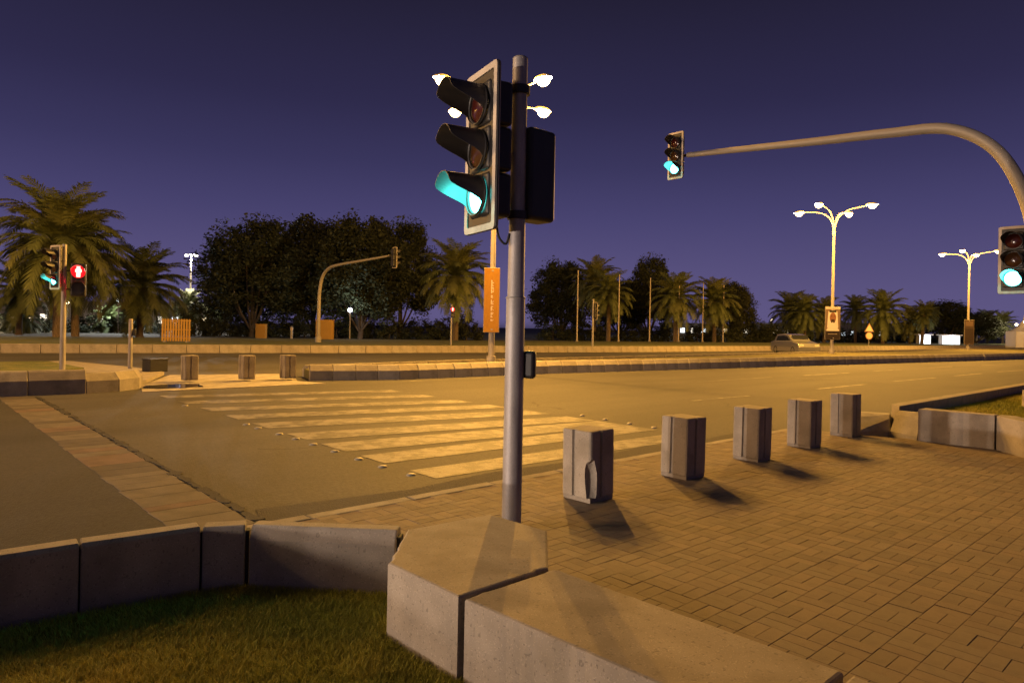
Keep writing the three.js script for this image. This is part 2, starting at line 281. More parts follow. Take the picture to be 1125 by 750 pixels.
{
  const row = 'square bollards along the kerb';
  const b1 = bollard(4.62, 4.03, .02, 'square concrete bollard with dark broken corner, nearest the signal pole', row);
  // the knocked-off corner: a rough dark break cut out of the near edge
  {
    const post = b1.getObjectByName('post'), rock = new THREE.IcosahedronGeometry(1, 4), p = rock.attributes.position, n = fbm(77, 3, 4);
    for (let i = 0; i < p.count; i++) { const a = Math.atan2(p.getZ(i), p.getX(i)) / 6.2832 + .5, k = .72 + .62 * n(a, p.getY(i) * .5 + .5); p.setXYZ(i, p.getX(i) * k * .075, p.getY(i) * k * .235, p.getZ(i) * k * .075); }
    rock.computeVertexNormals();
    const A = new Brush(post.geometry, M.concrete), B = new Brush(metric(rock), M.concrete); B.position.set(-.150, .165, .178); A.updateMatrixWorld(); B.updateMatrixWorld();
    const ev = new Evaluator(); ev.attributes = ['position', 'normal', 'uv']; ev.useGroups = true;
    const cut = ev.evaluate(A, B, SUBTRACTION); post.geometry = cut.geometry; post.material = cut.material;
  }
  const b2 = bollard(6.09, 4.03, -.03, 'second square concrete bollard from the signal pole, beside the crossing', row);
  bollard(7.57, 4.06, .02, 'middle one of five square concrete bollards along the brick paving', row);
  bollard(9.0, 4.09, -.01, 'fourth square concrete bollard from the signal pole', row);
  bollard(10.48, 4.15, .02, 'farthest square concrete bollard of the row, beside the sloped kerb block', row);
  const far = 'bollards on the crossing refuge';
  bollard(5.72, 18.55, .05, 'small distant bollard on the refuge, nearest the left signal pole', far);
  bollard(7.05, 18.2, .05, 'distant bollard in the middle of the crossing refuge', far);
  bollard(8.1, 18.0, .05, 'distant bollard against the end of the median kerb blocks', far);
}

// ------------------------------------------------------------------ foreground concrete blocks and lawn
{
  const blk = (name, label, pts, y0, y1, bev, m, group) => { const cu = pts.reduce((s, p) => s + p[0], 0) / pts.length, cv = pts.reduce((s, p) => s + p[1], 0) / pts.length; const t = thing(name, label, 'concrete block', cu, cv, 0, 0, group); part(t, 'block', prism(rough(pts.map(p => [p[0] - cu, p[1] - cv]), Math.round(cv * 100) + 7), y0, y1, bev), m); return t; };
  blk('corner_block', 'large six-sided concrete block in front of the signal pole', [[1.775, 2.80], [1.785, 2.262], [2.33, 2.27], [2.745, 2.69], [2.72, 3.15], [2.15, 3.195]], -.1, .365, .012, M.concrete);
  blk('bench_block', 'long low concrete block leading from the six-sided block to the picture bottom', [[1.80, 2.238], [2.352, 2.247], [2.40, .945], [1.88, .93]], -.1, .36, .012, M.concrete);
  blk('bench_block', 'end of next long concrete block at the bottom edge of the picture', [[1.88, .90], [2.40, .912], [2.45, -.5], [1.96, -.5]], -.1, .36, .012, M.concrete2);
  // thin kerb walls round the lawn: straight ends with chamfered tops
  const g = 'thin kerb blocks round the lawn';
  const wall = (label, a, b, w, top, m, ch = .012) => {
    const dx = b[0] - a[0], dy = b[1] - a[1], L = Math.hypot(dx, dy), t = thing('kerb_wall_block', label, 'kerb block', (a[0] + b[0]) / 2, (a[1] + b[1]) / 2, 0, Math.atan2(dy, dx), g);
    const prof = new THREE.Shape([[0, -.12], [0, top - ch * 1.9], [ch * .75, top - ch * .3], [ch, top], [w - .012, top], [w, top - .012], [w, -.12]].map(p => new THREE.Vector2(p[0], p[1])));
    const e = new THREE.ExtrudeGeometry(prof, { depth: L - .018, bevelEnabled: true, bevelSize: .008, bevelOffset: -.008, bevelThickness: .008, bevelSegments: 2 });
    e.translate(0, 0, -L / 2 + .009); e.rotateY(Math.PI / 2); // x profile -> -z (away), z -> x
    part(t, 'block', metric(e), m); part(t, 'joint', box(.04, top + .06, w - .05, .004), M.rubber, [L / 2, (top + .06) / 2 - .1, -w / 2 - .005]); return t;
  };
  wall('thin kerb block continuing left of the picture beside the lawn', [-7.5, 4.62], [-1.205, 4.172], .12, .36, M.concrete2);
  wall('dark thin kerb block at the left edge of the picture beside the lawn', [-1.2, 4.17], [.73, 4.03], .12, .36, M.concrete2);
  wall('second thin kerb block from the left, above the shaded lawn', [.735, 4.025], [1.295, 3.955], .12, .36, M.concrete2);
  wall('short bent kerb block in the corner between the two lawn walls', [1.30, 3.95], [1.50, 3.85], .12, .355, M.concrete2);
  wall('pale pitted kerb block between the corner and the six-sided block', [1.515, 3.835], [2.10, 3.235], .13, .35, M.concrete, .04);
  // lawn
  const LAWN = [[-3, 4.25], [.73, 4.0], [1.29, 3.93], [1.5, 3.84], [2.1, 3.23], [1.80, 2.8], [1.80, 2.2], [1.90, .9], [1.97, -2], [-3, -2]];
  structure('lawn', sheet(LAWN, -.004), M.soil);
  const bl = []; const r = rng(15);
  const blade = (h, w, lean, az, x, z) => { const c = Math.cos(az), s = Math.sin(az), l = lean * h; return [[x - c * w, 0, z - s * w], [x + c * w, 0, z + s * w], [x + s * l * .4 + c * w * .7, h * .6, z - c * l * .4 + s * w * .7], [x + s * l * .4 - c * w * .7, h * .6, z - c * l * .4 - s * w * .7], [x + s * l, h, z - c * l]]; };
  const P = [];
  for (let k = 0; k < 9; k++) { const q = blade(.022 + .03 * r(), .0016 + .0009 * r(), .2 + 1.1 * r(), r() * 6.283, (r() - .5) * .035, (r() - .5) * .035); P.push(...q[0], ...q[1], ...q[2], ...q[0], ...q[2], ...q[3], ...q[3], ...q[2], ...q[4]); }
  const tg = new THREE.BufferGeometry(); tg.setAttribute('position', new THREE.BufferAttribute(new Float32Array(P), 3)); tg.computeVertexNormals();
  const patch = fbm(101, 5, 4);
  const spread = (name, label, outline, box, count, y, scale) => {
    const im = new THREE.InstancedMesh(tg, M.blade, count), m4 = new THREE.Matrix4(), q = new THREE.Quaternion(), c = new THREE.Color(); let n = 0, tries = 0;
    while (n < count && tries++ < count * 6) {
      const u = box[0] + (box[1] - box[0]) * r(), v = box[2] + (box[3] - box[2]) * r(); if (!inside(outline, u, v)) continue;
      const f = patch(u * .16 + .5, v * .16 + .5), s = scale * (.7 + .5 * r() + .5 * (f - .5));
      q.setFromAxisAngle(new THREE.Vector3(0, 1, 0), r() * 6.283); m4.compose(V(u, v, y), q, new THREE.Vector3(s, s, s)); im.setMatrixAt(n, m4);
      const d = Math.min(1, Math.max(0, (f - .42) * 3 + .5 * (r() - .3))), k = .7 + .6 * r();
      c.setRGB((.29 + .20 * d) * k, (.285 + .11 * d) * k, (.024 + .030 * d) * k); im.setColorAt(n, c); n++;
    }
    im.count = n; im.name = name; im.castShadow = im.receiveShadow = true; scene.add(im); tag(im, label, 'grass', null, 'stuff');
  };
  spread('grass', 'short dry green grass inside the thin kerb walls', LAWN, [-.6, 2.1, 1.0, 4.05], 42000, -.004, .78);
  const RL = [[11.2, 3.62], [11.1, .5], [30, .5], [30, 3.62]];
  structure('right_lawn', prism(RL, -.1, .2, 0), M.soil);
  spread('grass_tuft', 'bright green grass behind the low wall at the right edge', RL, [12, 20, 1.6, 3.6], 26000, .2, 1.7);
}

// ------------------------------------------------------------------ low wall and sloped blocks on the right
{
  const g = 'low wall blocks at the right edge';
  const blk = (label, pts, top, m) => { const cu = pts.reduce((s, p) => s + p[0], 0) / pts.length, cv = pts.reduce((s, p) => s + p[1], 0) / pts.length; const t = thing('low_wall_block', label, 'wall block', cu, cv, 0, 0, g); part(t, 'block', prism(rough(pts.map(p => [p[0] - cu, p[1] - cv]), Math.round(cv * 100) + 3, .06), -.1, top, .012), m); return t; };
  blk('low wall block beside the sloped kerb block, with a change of tone halfway', [[10.82, 3.29], [10.86, 2.81], [10.9, 2.395], [11.1, 2.395], [11.1, 3.29]], .45, M.concrete);
  blk('low wall block at the right picture edge, behind the brick paving', [[10.90, 2.38], [10.42, 1.95], [9.9, 1.0], [10.15, .9], [10.65, 1.85], [11.1, 2.2], [11.1, 2.38]], .45, M.concrete2);
  blk('dark low kerb wall running along the road behind the grass', [[11.33, 3.70], [11.60, 3.90], [40, 3.6], [40, 3.4]], .42, M.concrete2);
  // sloped blocks: a wide toe drawn in to a narrow raised back
  const sloped = (label, toe, top, y) => {
    const t = thing('sloped_kerb_block', label, 'kerb block', 11.2, 3.9, 0, 0, 'sloped kerb blocks');
    const p = []; for (const [u, v] of toe) for (const h of [-.1, .05]) p.push(new THREE.Vector3(u - 11.2, h, -(v - 3.9)));
    for (const [u, v] of top) p.push(new THREE.Vector3(u - 11.2, y, -(v - 3.9)));
    for (let k = 0; k < 4; k++) p.push(new THREE.Vector3((toe[k][0] * .38 + top[k][0] * .62) - 11.2, y * .82, -((toe[k][1] * .38 + top[k][1] * .62) - 3.9)));
    part(t, 'block', metric(new ConvexGeometry(p)), M.kerb);
  };
  sloped('wide sloped kerb block behind the farthest bollard', [[10.66, 4.06], [11.165, 3.78], [11.9, 3.95], [11.4, 4.6]], [[11.42, 4.36], [11.56, 3.92], [11.8, 4.0], [11.6, 4.4]], .25);
  sloped('narrow sloped kerb block against the low wall', [[11.155, 3.765], [10.85, 3.31], [11.28, 3.31], [11.3, 3.7]], [[11.29, 3.69], [11.14, 3.33], [11.26, 3.33], [11.3, 3.66]], .36);
}

// ------------------------------------------------------------------ median and traffic island
const blockProfile = (L, top) => { const s = new THREE.Shape([[0, -.12], [0, top * .52], [.10, top - .03], [.13, top], [.30, top], [.30, -.12]].map(p => new THREE.Vector2(p[0], p[1]))); const e = new THREE.ExtrudeGeometry(s, { depth: L - .03, bevelEnabled: true, bevelSize: .01, bevelOffset: -.01, bevelThickness: .01, bevelSegments: 1 }); e.translate(0, 0, .015); e.rotateY(Math.PI / 2); return metric(e); };
function blockRow(t, line, len, top, mats, seed) {
  const r = rng(seed);
  for (let i = 0; i < line.length - 1; i++) {
    const [a, b] = [line[i], line[i + 1]], L = Math.hypot(b[0] - a[0], b[1] - a[1]), n = Math.max(1, Math.round(L / len)), k = L / n, geo = blockProfile(k, top), ang = Math.atan2(b[1] - a[1], b[0] - a[0]);
    for (let j = 0; j < n; j++) part(t, 'kerb_block', geo, mats[Math.floor(r() * mats.length)], [a[0] + (b[0] - a[0]) * j / n - t.position.x, .008 * r(), -(a[1] + (b[1] - a[1]) * j / n) - t.position.z], [(r() - .5) * .03, ang + (r() - .5) * .02, 0]);
  }
}
{
  const med = thing('median_kerb', 'long row of low concrete kerb blocks along the median, beyond the crossing', 'kerb', 0, 0, 0);
  blockRow(med, [[8.55, 17.6], [10.9, 16.75], [16.8, 16.6], [33.4, 14.6], [46, 13.1]], .66, .35, [M.kerb, M.kerb, M.concrete2], 5);
  blockRow(med, [[46, 13.1], [60, 11.4], [85, 8.4], [130, 2.5]], 3.2, .35, [M.kerb], 6);
  structure('median_bed', prism([[8.7, 17.9], [10.95, 17.0], [16.8, 16.85], [33.4, 14.85], [60, 11.65], [130, 2.8], [130, 17.5], [76, 19.9], [45, 19.9], [16, 19.7], [9, 18.9]], -.1, .17, 0), M.soil);
  const bk = thing('median_back_kerb', 'pale kerb on the far side of the median, before the second road', 'kerb', 0, 0, 0);
  blockRow(bk, [[130, 17.7], [76, 20.1], [45, 20.1], [16, 19.9], [9, 19.05]], 2.4, .26, [M.kerb, M.concrete2], 9);

  const isl = thing('island_kerb', 'row of low concrete kerb blocks in front of the left signal pole', 'kerb', 0, 0, 0);
  blockRow(isl, [[-6, 17.3], [3.1, 16.75]], .98, .41, [M.kerb, M.concrete2], 11);
  blockRow(isl, [[3.1, 16.75], [3.75, 16.9], [4.25, 17.3], [4.5, 18.0]], .5, .34, [M.kerb], 12);
  structure('traffic_island', prism([[-30, 18.2], [-6, 17.5], [3.1, 17.0], [3.7, 17.1], [4.2, 17.5], [4.6, 18.4], [5.9, 21.4], [5.7, 24], [4.7, 28.3], [-30, 32]], -.12, .01, .004), M.concrete2);
  structure('island_lawn', prism([[-30, 22.2], [3.1, 22.7], [4.3, 23.6], [4.0, 27.7], [-30, 31.2]], 0, .045, 0), M.lawn);
  structure('refuge_paving', prism([[4.1, 16.45], [8.5, 16.55], [8.2, 17.6], [9.2, 20.2], [6, 21.2], [4.5, 18.2]], -.12, -.068, .002), M.kerb);
  const pts = []; const r = rng(19); for (let i = 0; i < 22; i++) { const t = i / 22 * 6.283; pts.push([5.0 + Math.cos(t) * .75 * (.8 + .35 * r()), 17.5 + Math.sin(t) * .6 * (.75 + .4 * r())]); }
  structure('puddle', sheet(pts, -.063), new THREE.MeshPhysicalMaterial({ color: lin(.02, .017, .014), roughness: .06, clearcoat: 1, clearcoatRoughness: .04 }));
}
// far verge
{
  const K = [[-40, 44.6], [-12, 41.2], [3.66, 37.6], [19.4, 33.3], [38.8, 29.6], [49.3, 28.6], [75, 25.6], [110, 23.6], [160, 21.5]];
  const kb = thing('far_kerb', 'pale kerb wall along the far side of the second road, below the trees', 'kerb', 0, 0, 0);
  for (let i = 0; i < K.length - 1; i++) {
    const a = K[i], b = K[i + 1], L = Math.hypot(b[0] - a[0], b[1] - a[1]), n = Math.round(L / (i < 5 ? 1.5 : 6)), geo = metric(box(L / n - .02, .43, .24, .015)), ang = Math.atan2(b[1] - a[1], b[0] - a[0]);
    for (let j = 0; j < n; j++) { const t = (j + .5) / n; part(kb, 'kerb_block', geo, (i + j) % 4 ? M.concrete : M.kerb, [a[0] + (b[0] - a[0]) * t, .115, -(a[1] + (b[1] - a[1]) * t)], [0, ang, 0]); }
  }
  structure('far_verge', prism([...K.map(([u, v]) => [u, v + .1]), [160, 34], [110, 38], [75, 41], [38, 48], [19, 53.5], [3.6, 57], [-40, 66]], -.12, .24, 0), M.lawn);
  structure('park_ground', sheet([[160, 34], [110, 38], [75, 41], [38, 48], [19, 53.5], [3.6, 57], [-40, 66], [-60, 220], [160, 220]], .02), M.land);
}

// ------------------------------------------------------------------ street lamps
function streetLamp(label, u, v, cd, color, glow, group) {
  const t = thing('street_lamp', label, 'street lamp', u, v, 0, 0, group), H = 9.45;
  part(t, 'base', [cyl(.17, .16, .5, 18), cyl(.22, .22, .06, 18)], M.painted, [0, -.02, 0]);
  part(t, 'pole', taperTube([new THREE.Vector3(0, .4, 0), new THREE.Vector3(0, 4, 0), new THREE.Vector3(0, H - 1.5, 0)], .11, .07, 8, 16), M.painted);
  part(t, 'collar', cyl(.10, .09, .22, 16), M.painted, [0, H - 1.62, 0]);
  for (let k = 0; k < 4; k++) {
    const a = k * Math.PI / 2, c = Math.cos(a), s = Math.sin(a), at = (r, y) => new THREE.Vector3(c * r, y, s * r);
    const arm = part(t, 'arm', tube([at(.03, H - 1.5), at(.08, H - 1.05), at(.32, H - .5), at(.85, H - .14), at(1.5, H - .02), at(2.0, H + .03)], .034, 28, 10), M.painted);
    const hd = part(t, 'lamp_head', (() => { const g = new THREE.SphereGeometry(1, 20, 10, 0, 6.2832, 0, Math.PI / 2); g.scale(.38, .14, .22); return g; })(), M.painted, [c * 2.28, H + .035, s * 2.28], [0, -a, 0]);
    const len = part(hd, 'lamp_glass', (() => { const g = new THREE.SphereGeometry(1, 20, 10, 0, 6.2832, Math.PI / 2, Math.PI / 2); g.scale(.243, .235, .215); return g; })(), glow, [.03, -.004, 0]);
    const L = new THREE.PointLight(color, cd, 0, 2); L.name = 'lamp_light'; L.castShadow = true; L.shadow.radius = 3; L.position.set(c * 2.31, H + .035 - .07, s * 2.31); t.add(L);
  }
  return t;
}
const row = 'four-armed street lamps along the median';
streetLamp('tall four-armed street lamp directly behind the nearest signal pole', 15.43, 18.0, LAMP_CD, SODIUM, M.lampGlow, row);
streetLamp('four-armed street lamp carrying the portrait banner, right of the middle', 44.85, 18.7, LAMP_CD, SODIUM, M.lampGlow, row);
streetLamp('smallest four-armed street lamp, beside the signal at the right edge', 76.5, 19.1, LAMP_CD, SODIUM, M.lampGlow, row);
streetLamp('four-armed street lamp left of the picture, lighting the near lawn walls', -15.2, 18.0, LAMP_CD * .55, lin(1, .60, .30), M.lampGlow, row);

streetLamp('four-armed street lamp left of the picture beyond the island, lighting the left palms', -9, 41.8, LAMP_CD * .55, SODIUM, M.lampGlow, row);

// banners on the lamp posts
function canvasTex(w, h, draw) { const c = document.createElement('canvas'); c.width = w; c.height = h; draw(c.getContext('2d'), w, h); const t = new THREE.CanvasTexture(c); t.colorSpace = THREE.SRGBColorSpace; return t; }
function banner(name, label, u, v, y0, y1, w, turn, m, dx = 0) {
  const t = thing(name, label, 'banner', u, v, 0, turn), h = y1 - y0;
  part(t, 'panel', box(w, h, .05, .01), M.mast, [dx, (y0 + y1) / 2, .14]);
  for (const s of [1, -1]) part(t, 'print', new THREE.PlaneGeometry(w - .03, h - .03), m, [dx, (y0 + y1) / 2, .14 + s * .028], [0, s > 0 ? 0 : Math.PI, 0]);
  for (const y of [y0 + .1, y1 - .1]) part(t, 'bracket', box(.08, .05, .16, .006), M.painted, [0, y, .09]);
  return t;
}
{
  const orange = canvasTex(256, 1024, (g, w, h) => {
    g.fillStyle = '#b5821a'; g.fillRect(0, 0, w, h); const r = rng(5);
    for (let i = 0; i < 500; i++) { g.fillStyle = `rgba(${r() < .5 ? '120,75,5' : '205,150,40'},.06)`; g.fillRect(r() * w, r() * h, 40 * r(), 90 * r()); }
    // a line of lettering set upright down the middle, too small to read
    g.fillStyle = '#e9dcc4'; let y = 190; while (y < 820) { const a = 10 + 26 * r(); g.fillRect(w / 2 - 12, y, 17, a); if (r() < .75) g.fillRect(w / 2 - 12, y + a - 12, 20 + 26 * r(), 12); if (r() < .4) g.fillRect(w / 2 + 22, y + 4, 12, 12); y += a + 5 + (r() < .2 ? 22 : 0); }
  });
  banner('street_banner', 'orange vertical banner with white lettering on the lamp post behind the signal', 15.43, 18.0, 1.3, 3.52, .55, -.72, mat({ map: orange, roughness: .6 }), -.02);
  const portrait = canvasTex(256, 512, (g, w, h) => {
    g.fillStyle = '#7a6653'; g.fillRect(0, 0, w, h); g.fillStyle = '#c9bfb2'; g.fillRect(0, 0, w, 34);
    g.fillStyle = '#d8d0c6'; g.beginPath(); g.moveTo(50, 70); g.quadraticCurveTo(128, 20, 206, 70); g.lineTo(226, 330); g.lineTo(30, 330); g.fill();
    g.fillStyle = '#17130f'; g.fillRect(66, 52, 124, 34);
    g.fillStyle = '#8a5f42'; g.beginPath(); g.ellipse(130, 168, 56, 82, 0, 0, 7); g.fill();
    g.fillStyle = '#3a2518'; g.fillRect(92, 140, 28, 9); g.fillRect(142, 140, 28, 9); g.beginPath(); g.ellipse(131, 230, 36, 26, 0, 0, 7); g.fill(); g.fillRect(100, 196, 62, 12);
    g.fillStyle = '#d9d2c8'; g.beginPath(); g.moveTo(20, 360); g.lineTo(130, 236); g.lineTo(240, 360); g.lineTo(240, 380); g.lineTo(20, 380); g.fill();
    g.fillStyle = '#2b211b'; g.fillRect(0, 380, w, 132); g.fillStyle = '#cfc3b4'; for (let i = 0; i < 9; i++) g.fillRect(50 + i * 18, 424, 10, 8);
  });
  banner('street_banner', 'banner with a portrait in a white headdress on the lamp post', 44.85, 18.7, 1.1, 3.2, .98, -.72, mat({ map: portrait, roughness: .6 }), -.05);
  const dark = canvasTex(128, 256, (g, w, h) => { g.fillStyle = '#4a3b30'; g.fillRect(0, 0, w, h); g.fillStyle = '#382c24'; g.fillRect(10, 90, w - 20, 150); g.fillStyle = '#6b5746'; g.fillRect(14, 14, w - 28, 50); });
  banner('street_banner', 'plain brown banner on the smallest street lamp', 76.5, 19.1, .65, 3.05, .95, -.72, mat({ map: dark, roughness: .7 }));
}

// ------------------------------------------------------------------ traffic signals
const lensGeo = (() => { const g = new THREE.SphereGeometry(.24, 24, 6, 0, 6.2832, 0, .58); g.rotateX(Math.PI / 2); g.translate(0, 0, -.2); return g; })(); // dome of radius 0.13 bulging to +z
function visorGeo(R, L) {
  const n = 40, m = 6, P = [], I = [];
  for (const s of [0, 1]) for (let i = 0; i <= n; i++) { const a = i / n * Math.PI * 2, q = Math.min(1, Math.max(0, (Math.abs(a > Math.PI ? 2 * Math.PI - a : a) - 1.12) / .95)), len = L + (.03 - L) * q * q * (3 - 2 * q), r = R - s * .004; for (let j = 0; j <= m; j++) P.push(Math.sin(a) * r, Math.cos(a) * r, len * j / m); }
  const id = (s, i, j) => s * (n + 1) * (m + 1) + i * (m + 1) + j;
  for (let i = 0; i < n; i++) { for (let j = 0; j < m; j++) { I.push(id(0, i, j), id(0, i, j + 1), id(0, i + 1, j), id(0, i + 1, j), id(0, i, j + 1), id(0, i + 1, j + 1)); I.push(id(1, i, j), id(1, i + 1, j), id(1, i, j + 1), id(1, i + 1, j), id(1, i + 1, j + 1), id(1, i, j + 1)); } I.push(id(0, i, m), id(1, i, m), id(0, i + 1, m), id(0, i + 1, m), id(1, i, m), id(1, i + 1, m)); }
  const g = new THREE.BufferGeometry(); g.setAttribute('position', new THREE.BufferAttribute(new Float32Array(P), 3)); g.setIndex(I); const t = g.toNonIndexed(); t.computeVertexNormals(); return toCreasedNormals(t, .7);
}
const visor = visorGeo(.148, .285), ringGeo = (() => { const g = new THREE.TorusGeometry(.14, .012, 8, 32); return g; })();
function roundRect(w, h, r) { const s = new THREE.Shape(), x = w / 2, y = h / 2; s.moveTo(-x + r, -y); s.lineTo(x - r, -y); s.quadraticCurveTo(x, -y, x, -y + r); s.lineTo(x, y - r); s.quadraticCurveTo(x, y, x - r, y); s.lineTo(-x + r, y); s.quadraticCurveTo(-x, y, -x, y - r); s.lineTo(-x, -y + r); s.quadraticCurveTo(-x, -y, -x + r, -y); return s; }
function plateGeo(w, h) { return new THREE.ExtrudeGeometry(roundRect(w, h, .04), { depth: .008, bevelEnabled: true, bevelSize: .004, bevelThickness: .003, bevelSegments: 1, curveSegments: 6 }); }
function borderGeo(w, h, b) { const s = roundRect(w, h, .04); s.holes.push(new THREE.Path(roundRect(w - 2 * b, h - 2 * b, .02).getPoints(4))); return new THREE.ExtrudeGeometry(s, { depth: .007, bevelEnabled: false, curveSegments: 6 }); }
// a head that faces its own +z; y is its middle
function signalHead(t, n, lit, at, turn, o = {}) {
  const head = new THREE.Group(); head.name = 'signal_head'; head.position.set(...at); head.rotation.y = turn; t.add(head);
  const S = .335, W = o.w ?? .42, Hh = n * S + .2;
  part(head, 'backplate', plateGeo(W, Hh), M.black, [0, 0, -.014]);
  part(head, 'plate_border', borderGeo(W, Hh, .048), M.border, [0, 0, .0]);
  part(head, 'plate_border', borderGeo(W, Hh, .03), M.border, [0, 0, -.026]);
  for (let k = 0; k < n; k++) {
    const y = ((n - 1) / 2 - k) * S, kind = n === 3 ? ['red', 'amber', 'green'][k] : ['red', 'green'][k], on = kind === lit;
    part(head, 'lamp_case', box(.31, S - .012, .2, .03, 3), M.black, [0, y, -.085]);
    part(head, 'lens_ring', ringGeo, M.visor, [0, y, .03]);
    part(head, 'signal_lens', lensGeo, on ? (kind === 'green' ? M.greenLit : M.redLit) : kind === 'red' ? M.redLens : kind === 'amber' ? M.amberLens : M.greenDark, [0, y, .018]);
    part(head, 'visor', visor, M.visor, [0, y, .022]);
    if (on) { const L = new THREE.PointLight(kind === 'green' ? lin(.08, 1, .9) : lin(1, .03, .03), kind === 'green' ? .5 : .4); L.name = 'signal_light'; L.castShadow = true; L.shadow.radius = 3; L.position.set(0, y + .02, .12); head.add(L); }
  }
  return head;
}
// pedestrian head: two square aspects with a standing figure
function figureShape(s) { const sh = new THREE.Shape(); for (const [i, p] of [[0, -.30], [.11, -.30], [.11, .0], [.17, .0], [.17, .17], [.10, .22], [.10, .36], [-.10, .36], [-.10, .22], [-.17, .17], [-.17, .0], [-.11, .0], [-.11, -.30]].entries()) i ? sh.lineTo(p[0] * s, p[1] * s) : sh.moveTo(p[0] * s, p[1] * s); return new THREE.ShapeGeometry(sh); }
function pedHead(t, lit, at, turn) {
  const head = new THREE.Group(); head.name = 'pedestrian_head'; head.position.set(...at); head.rotation.y = turn; t.add(head);
  part(head, 'case', box(.28, .7, .2, .035, 3), M.black, [0, 0, -.1]);
  for (const [k, kind] of [[1, 'red'], [-1, 'green']]) {
    const on = kind === lit;
    part(head, 'signal_lens', (() => { const g = new THREE.CylinderGeometry(.125, .125, .02, 28); g.rotateX(Math.PI / 2); return g; })(), on ? (kind === 'red' ? M.redGlow : M.greenDark) : M.visor, [0, k * .165, .006]);
    if (on) { part(head, 'signal_figure', figureShape(.34), kind === 'red' ? M.redLit : M.greenLit, [0, k * .165 - .005, .02]); const L = new THREE.PointLight(kind === 'red' ? lin(1, .02, .03) : lin(.08, 1, .9), kind === "red" ? 1.4 : .25); L.name = 'signal_light'; L.castShadow = true; L.shadow.radius = 3; L.position.set(0, k * .165, .12); head.add(L); }
    part(head, 'visor', visorGeo(.135, .2), M.visor, [0, k * .165, .012]);
  }
  return head;
}
const FACE = -Math.PI / 2; // towards traffic that comes along +x
// nearest signal
{
  const t = thing('traffic_signal', 'tall signal pole in the middle foreground with a big green-lit head', 'traffic signal', 3.49, 3.80, 0);
  part(t, 'pole', [cyl(.074, .071, 1.72, 28), cyl(.064, .056, 1.80, 28).translate(0, 1.72, 0)], M.steel);
  part(t, 'pole_joint', (() => { const g = new THREE.TorusGeometry(.068, .008, 8, 28); g.rotateX(Math.PI / 2); return g; })(), M.steel, [0, 1.72, 0]);
  part(t, 'pole_cap', new THREE.SphereGeometry(.058, 20, 8, 0, 6.2832, 0, Math.PI / 2).scale(1, .35, 1), M.mast, [0, 3.52, 0]);
  signalHead(t, 3, 'green', [-.27, 2.80, -.12], -1.80, { w: .50 });
  for (const y of [3.28, 2.34]) part(t, 'bracket', [box(.2, .035, .035, .006).translate(-.1, 0, -.05), cyl(.078, .078, .06, 18).translate(0, -.03, 0)], M.black, [0, y, 0]);
  pedHead(t, 'green', [.172, 2.66, -.10], Math.PI);
  for (const y of [2.92, 2.40]) part(t, 'bracket', box(.2, .03, .05, .006), M.black, [.1, y, -.02]);
  part(t, 'cable', tube([new THREE.Vector3(-.16, 2.28, -.06), new THREE.Vector3(-.13, 2.16, -.05), new THREE.Vector3(-.085, 2.12, -.03), new THREE.Vector3(-.062, 2.2, -.015)], .009, 20, 8), M.rubber);
  const b = part(t, 'push_button_box', box(.075, .21, .1, .03, 4), M.black, [.085, 1.22, .075], [0, .5, 0]);
  part(b, 'button', cyl(.022, .02, .02, 16), M.border, [.036, -.03, 0], [0, 0, -Math.PI / 2]);
}
// mast arm on the right
{
  const t = thing('mast_arm_signal', 'curved mast arm reaching over the road from the right with green-lit heads', 'traffic signal', 15.1, 2.72, 0.15);
  part(t, 'base', [cyl(.2, .19, .4, 20), box(.5, .05, .5, .01)], M.mast, [0, 0, 0]);
  const P = (v, h) => new THREE.Vector3(0, h - .15, -(v - 2.72));
  part(t, 'mast', taperTube([P(2.72, .2), P(2.72, 1.5), P(2.74, 3.0), P(2.93, 4.03), P(3.41, 4.98), P(4.12, 5.48), P(5.2, 5.62), P(6.57, 5.72), P(8.5, 5.88), P(10.02, 6.0)], .145, .062, 80, 18), M.mast);
  signalHead(t, 3, 'green', [-.16, 5.85, -(10.28 - 2.72)], FACE, { w: .46 });
  part(t, 'bracket', tube([P(9.95, 6.0), P(10.1, 6.0), P(10.3, 5.98)], .035, 8, 10), M.black);
  signalHead(t, 3, 'green', [-.3, 2.72, -.30], FACE, { w: .46 });
  for (const y of [2.25, 3.2]) part(t, 'bracket', box(.3, .04, .3, .006), M.black, [-.12, y, -.12]);
}
// left signal
{
  const t = thing('traffic_signal', 'signal pole on the left island with green-lit head and red pedestrian head', 'traffic signal', 3.51, 22.07, 0);
  part(t, 'pole', [cyl(.074, .07, 1.72, 20), cyl(.064, .056, 1.80, 20).translate(0, 1.72, 0)], M.steel);
  signalHead(t, 3, 'green', [-.2, 2.88, -.06], -1.2, { w: .46 });
  for (const y of [2.4, 3.3]) part(t, 'bracket', box(.2, .035, .05, .006), M.black, [-.1, y, -.03]);
  pedHead(t, 'red', [.3, 2.56, .2], -.25).scale.setScalar(1.3);
  for (const y of [2.3, 2.8]) part(t, 'bracket', box(.26, .035, .05, .006), M.black, [.12, y, .05], [0, -.5, 0]);
  const p = thing('button_post', 'short steel post with a push button on the left island', 'post', 5.17, 22.08, 0);
  part(p, 'post', [cyl(.06, .055, 1.5, 18)], M.steel); part(p, 'post_cap', new THREE.SphereGeometry(.056, 16, 6, 0, 6.2832, 0, Math.PI / 2).scale(1, .4, 1), M.mast, [0, 1.5, 0]);
  part(p, 'push_button_box', box(.08, .2, .1, .03, 3), M.black, [.09, 1.13, .05]);
}
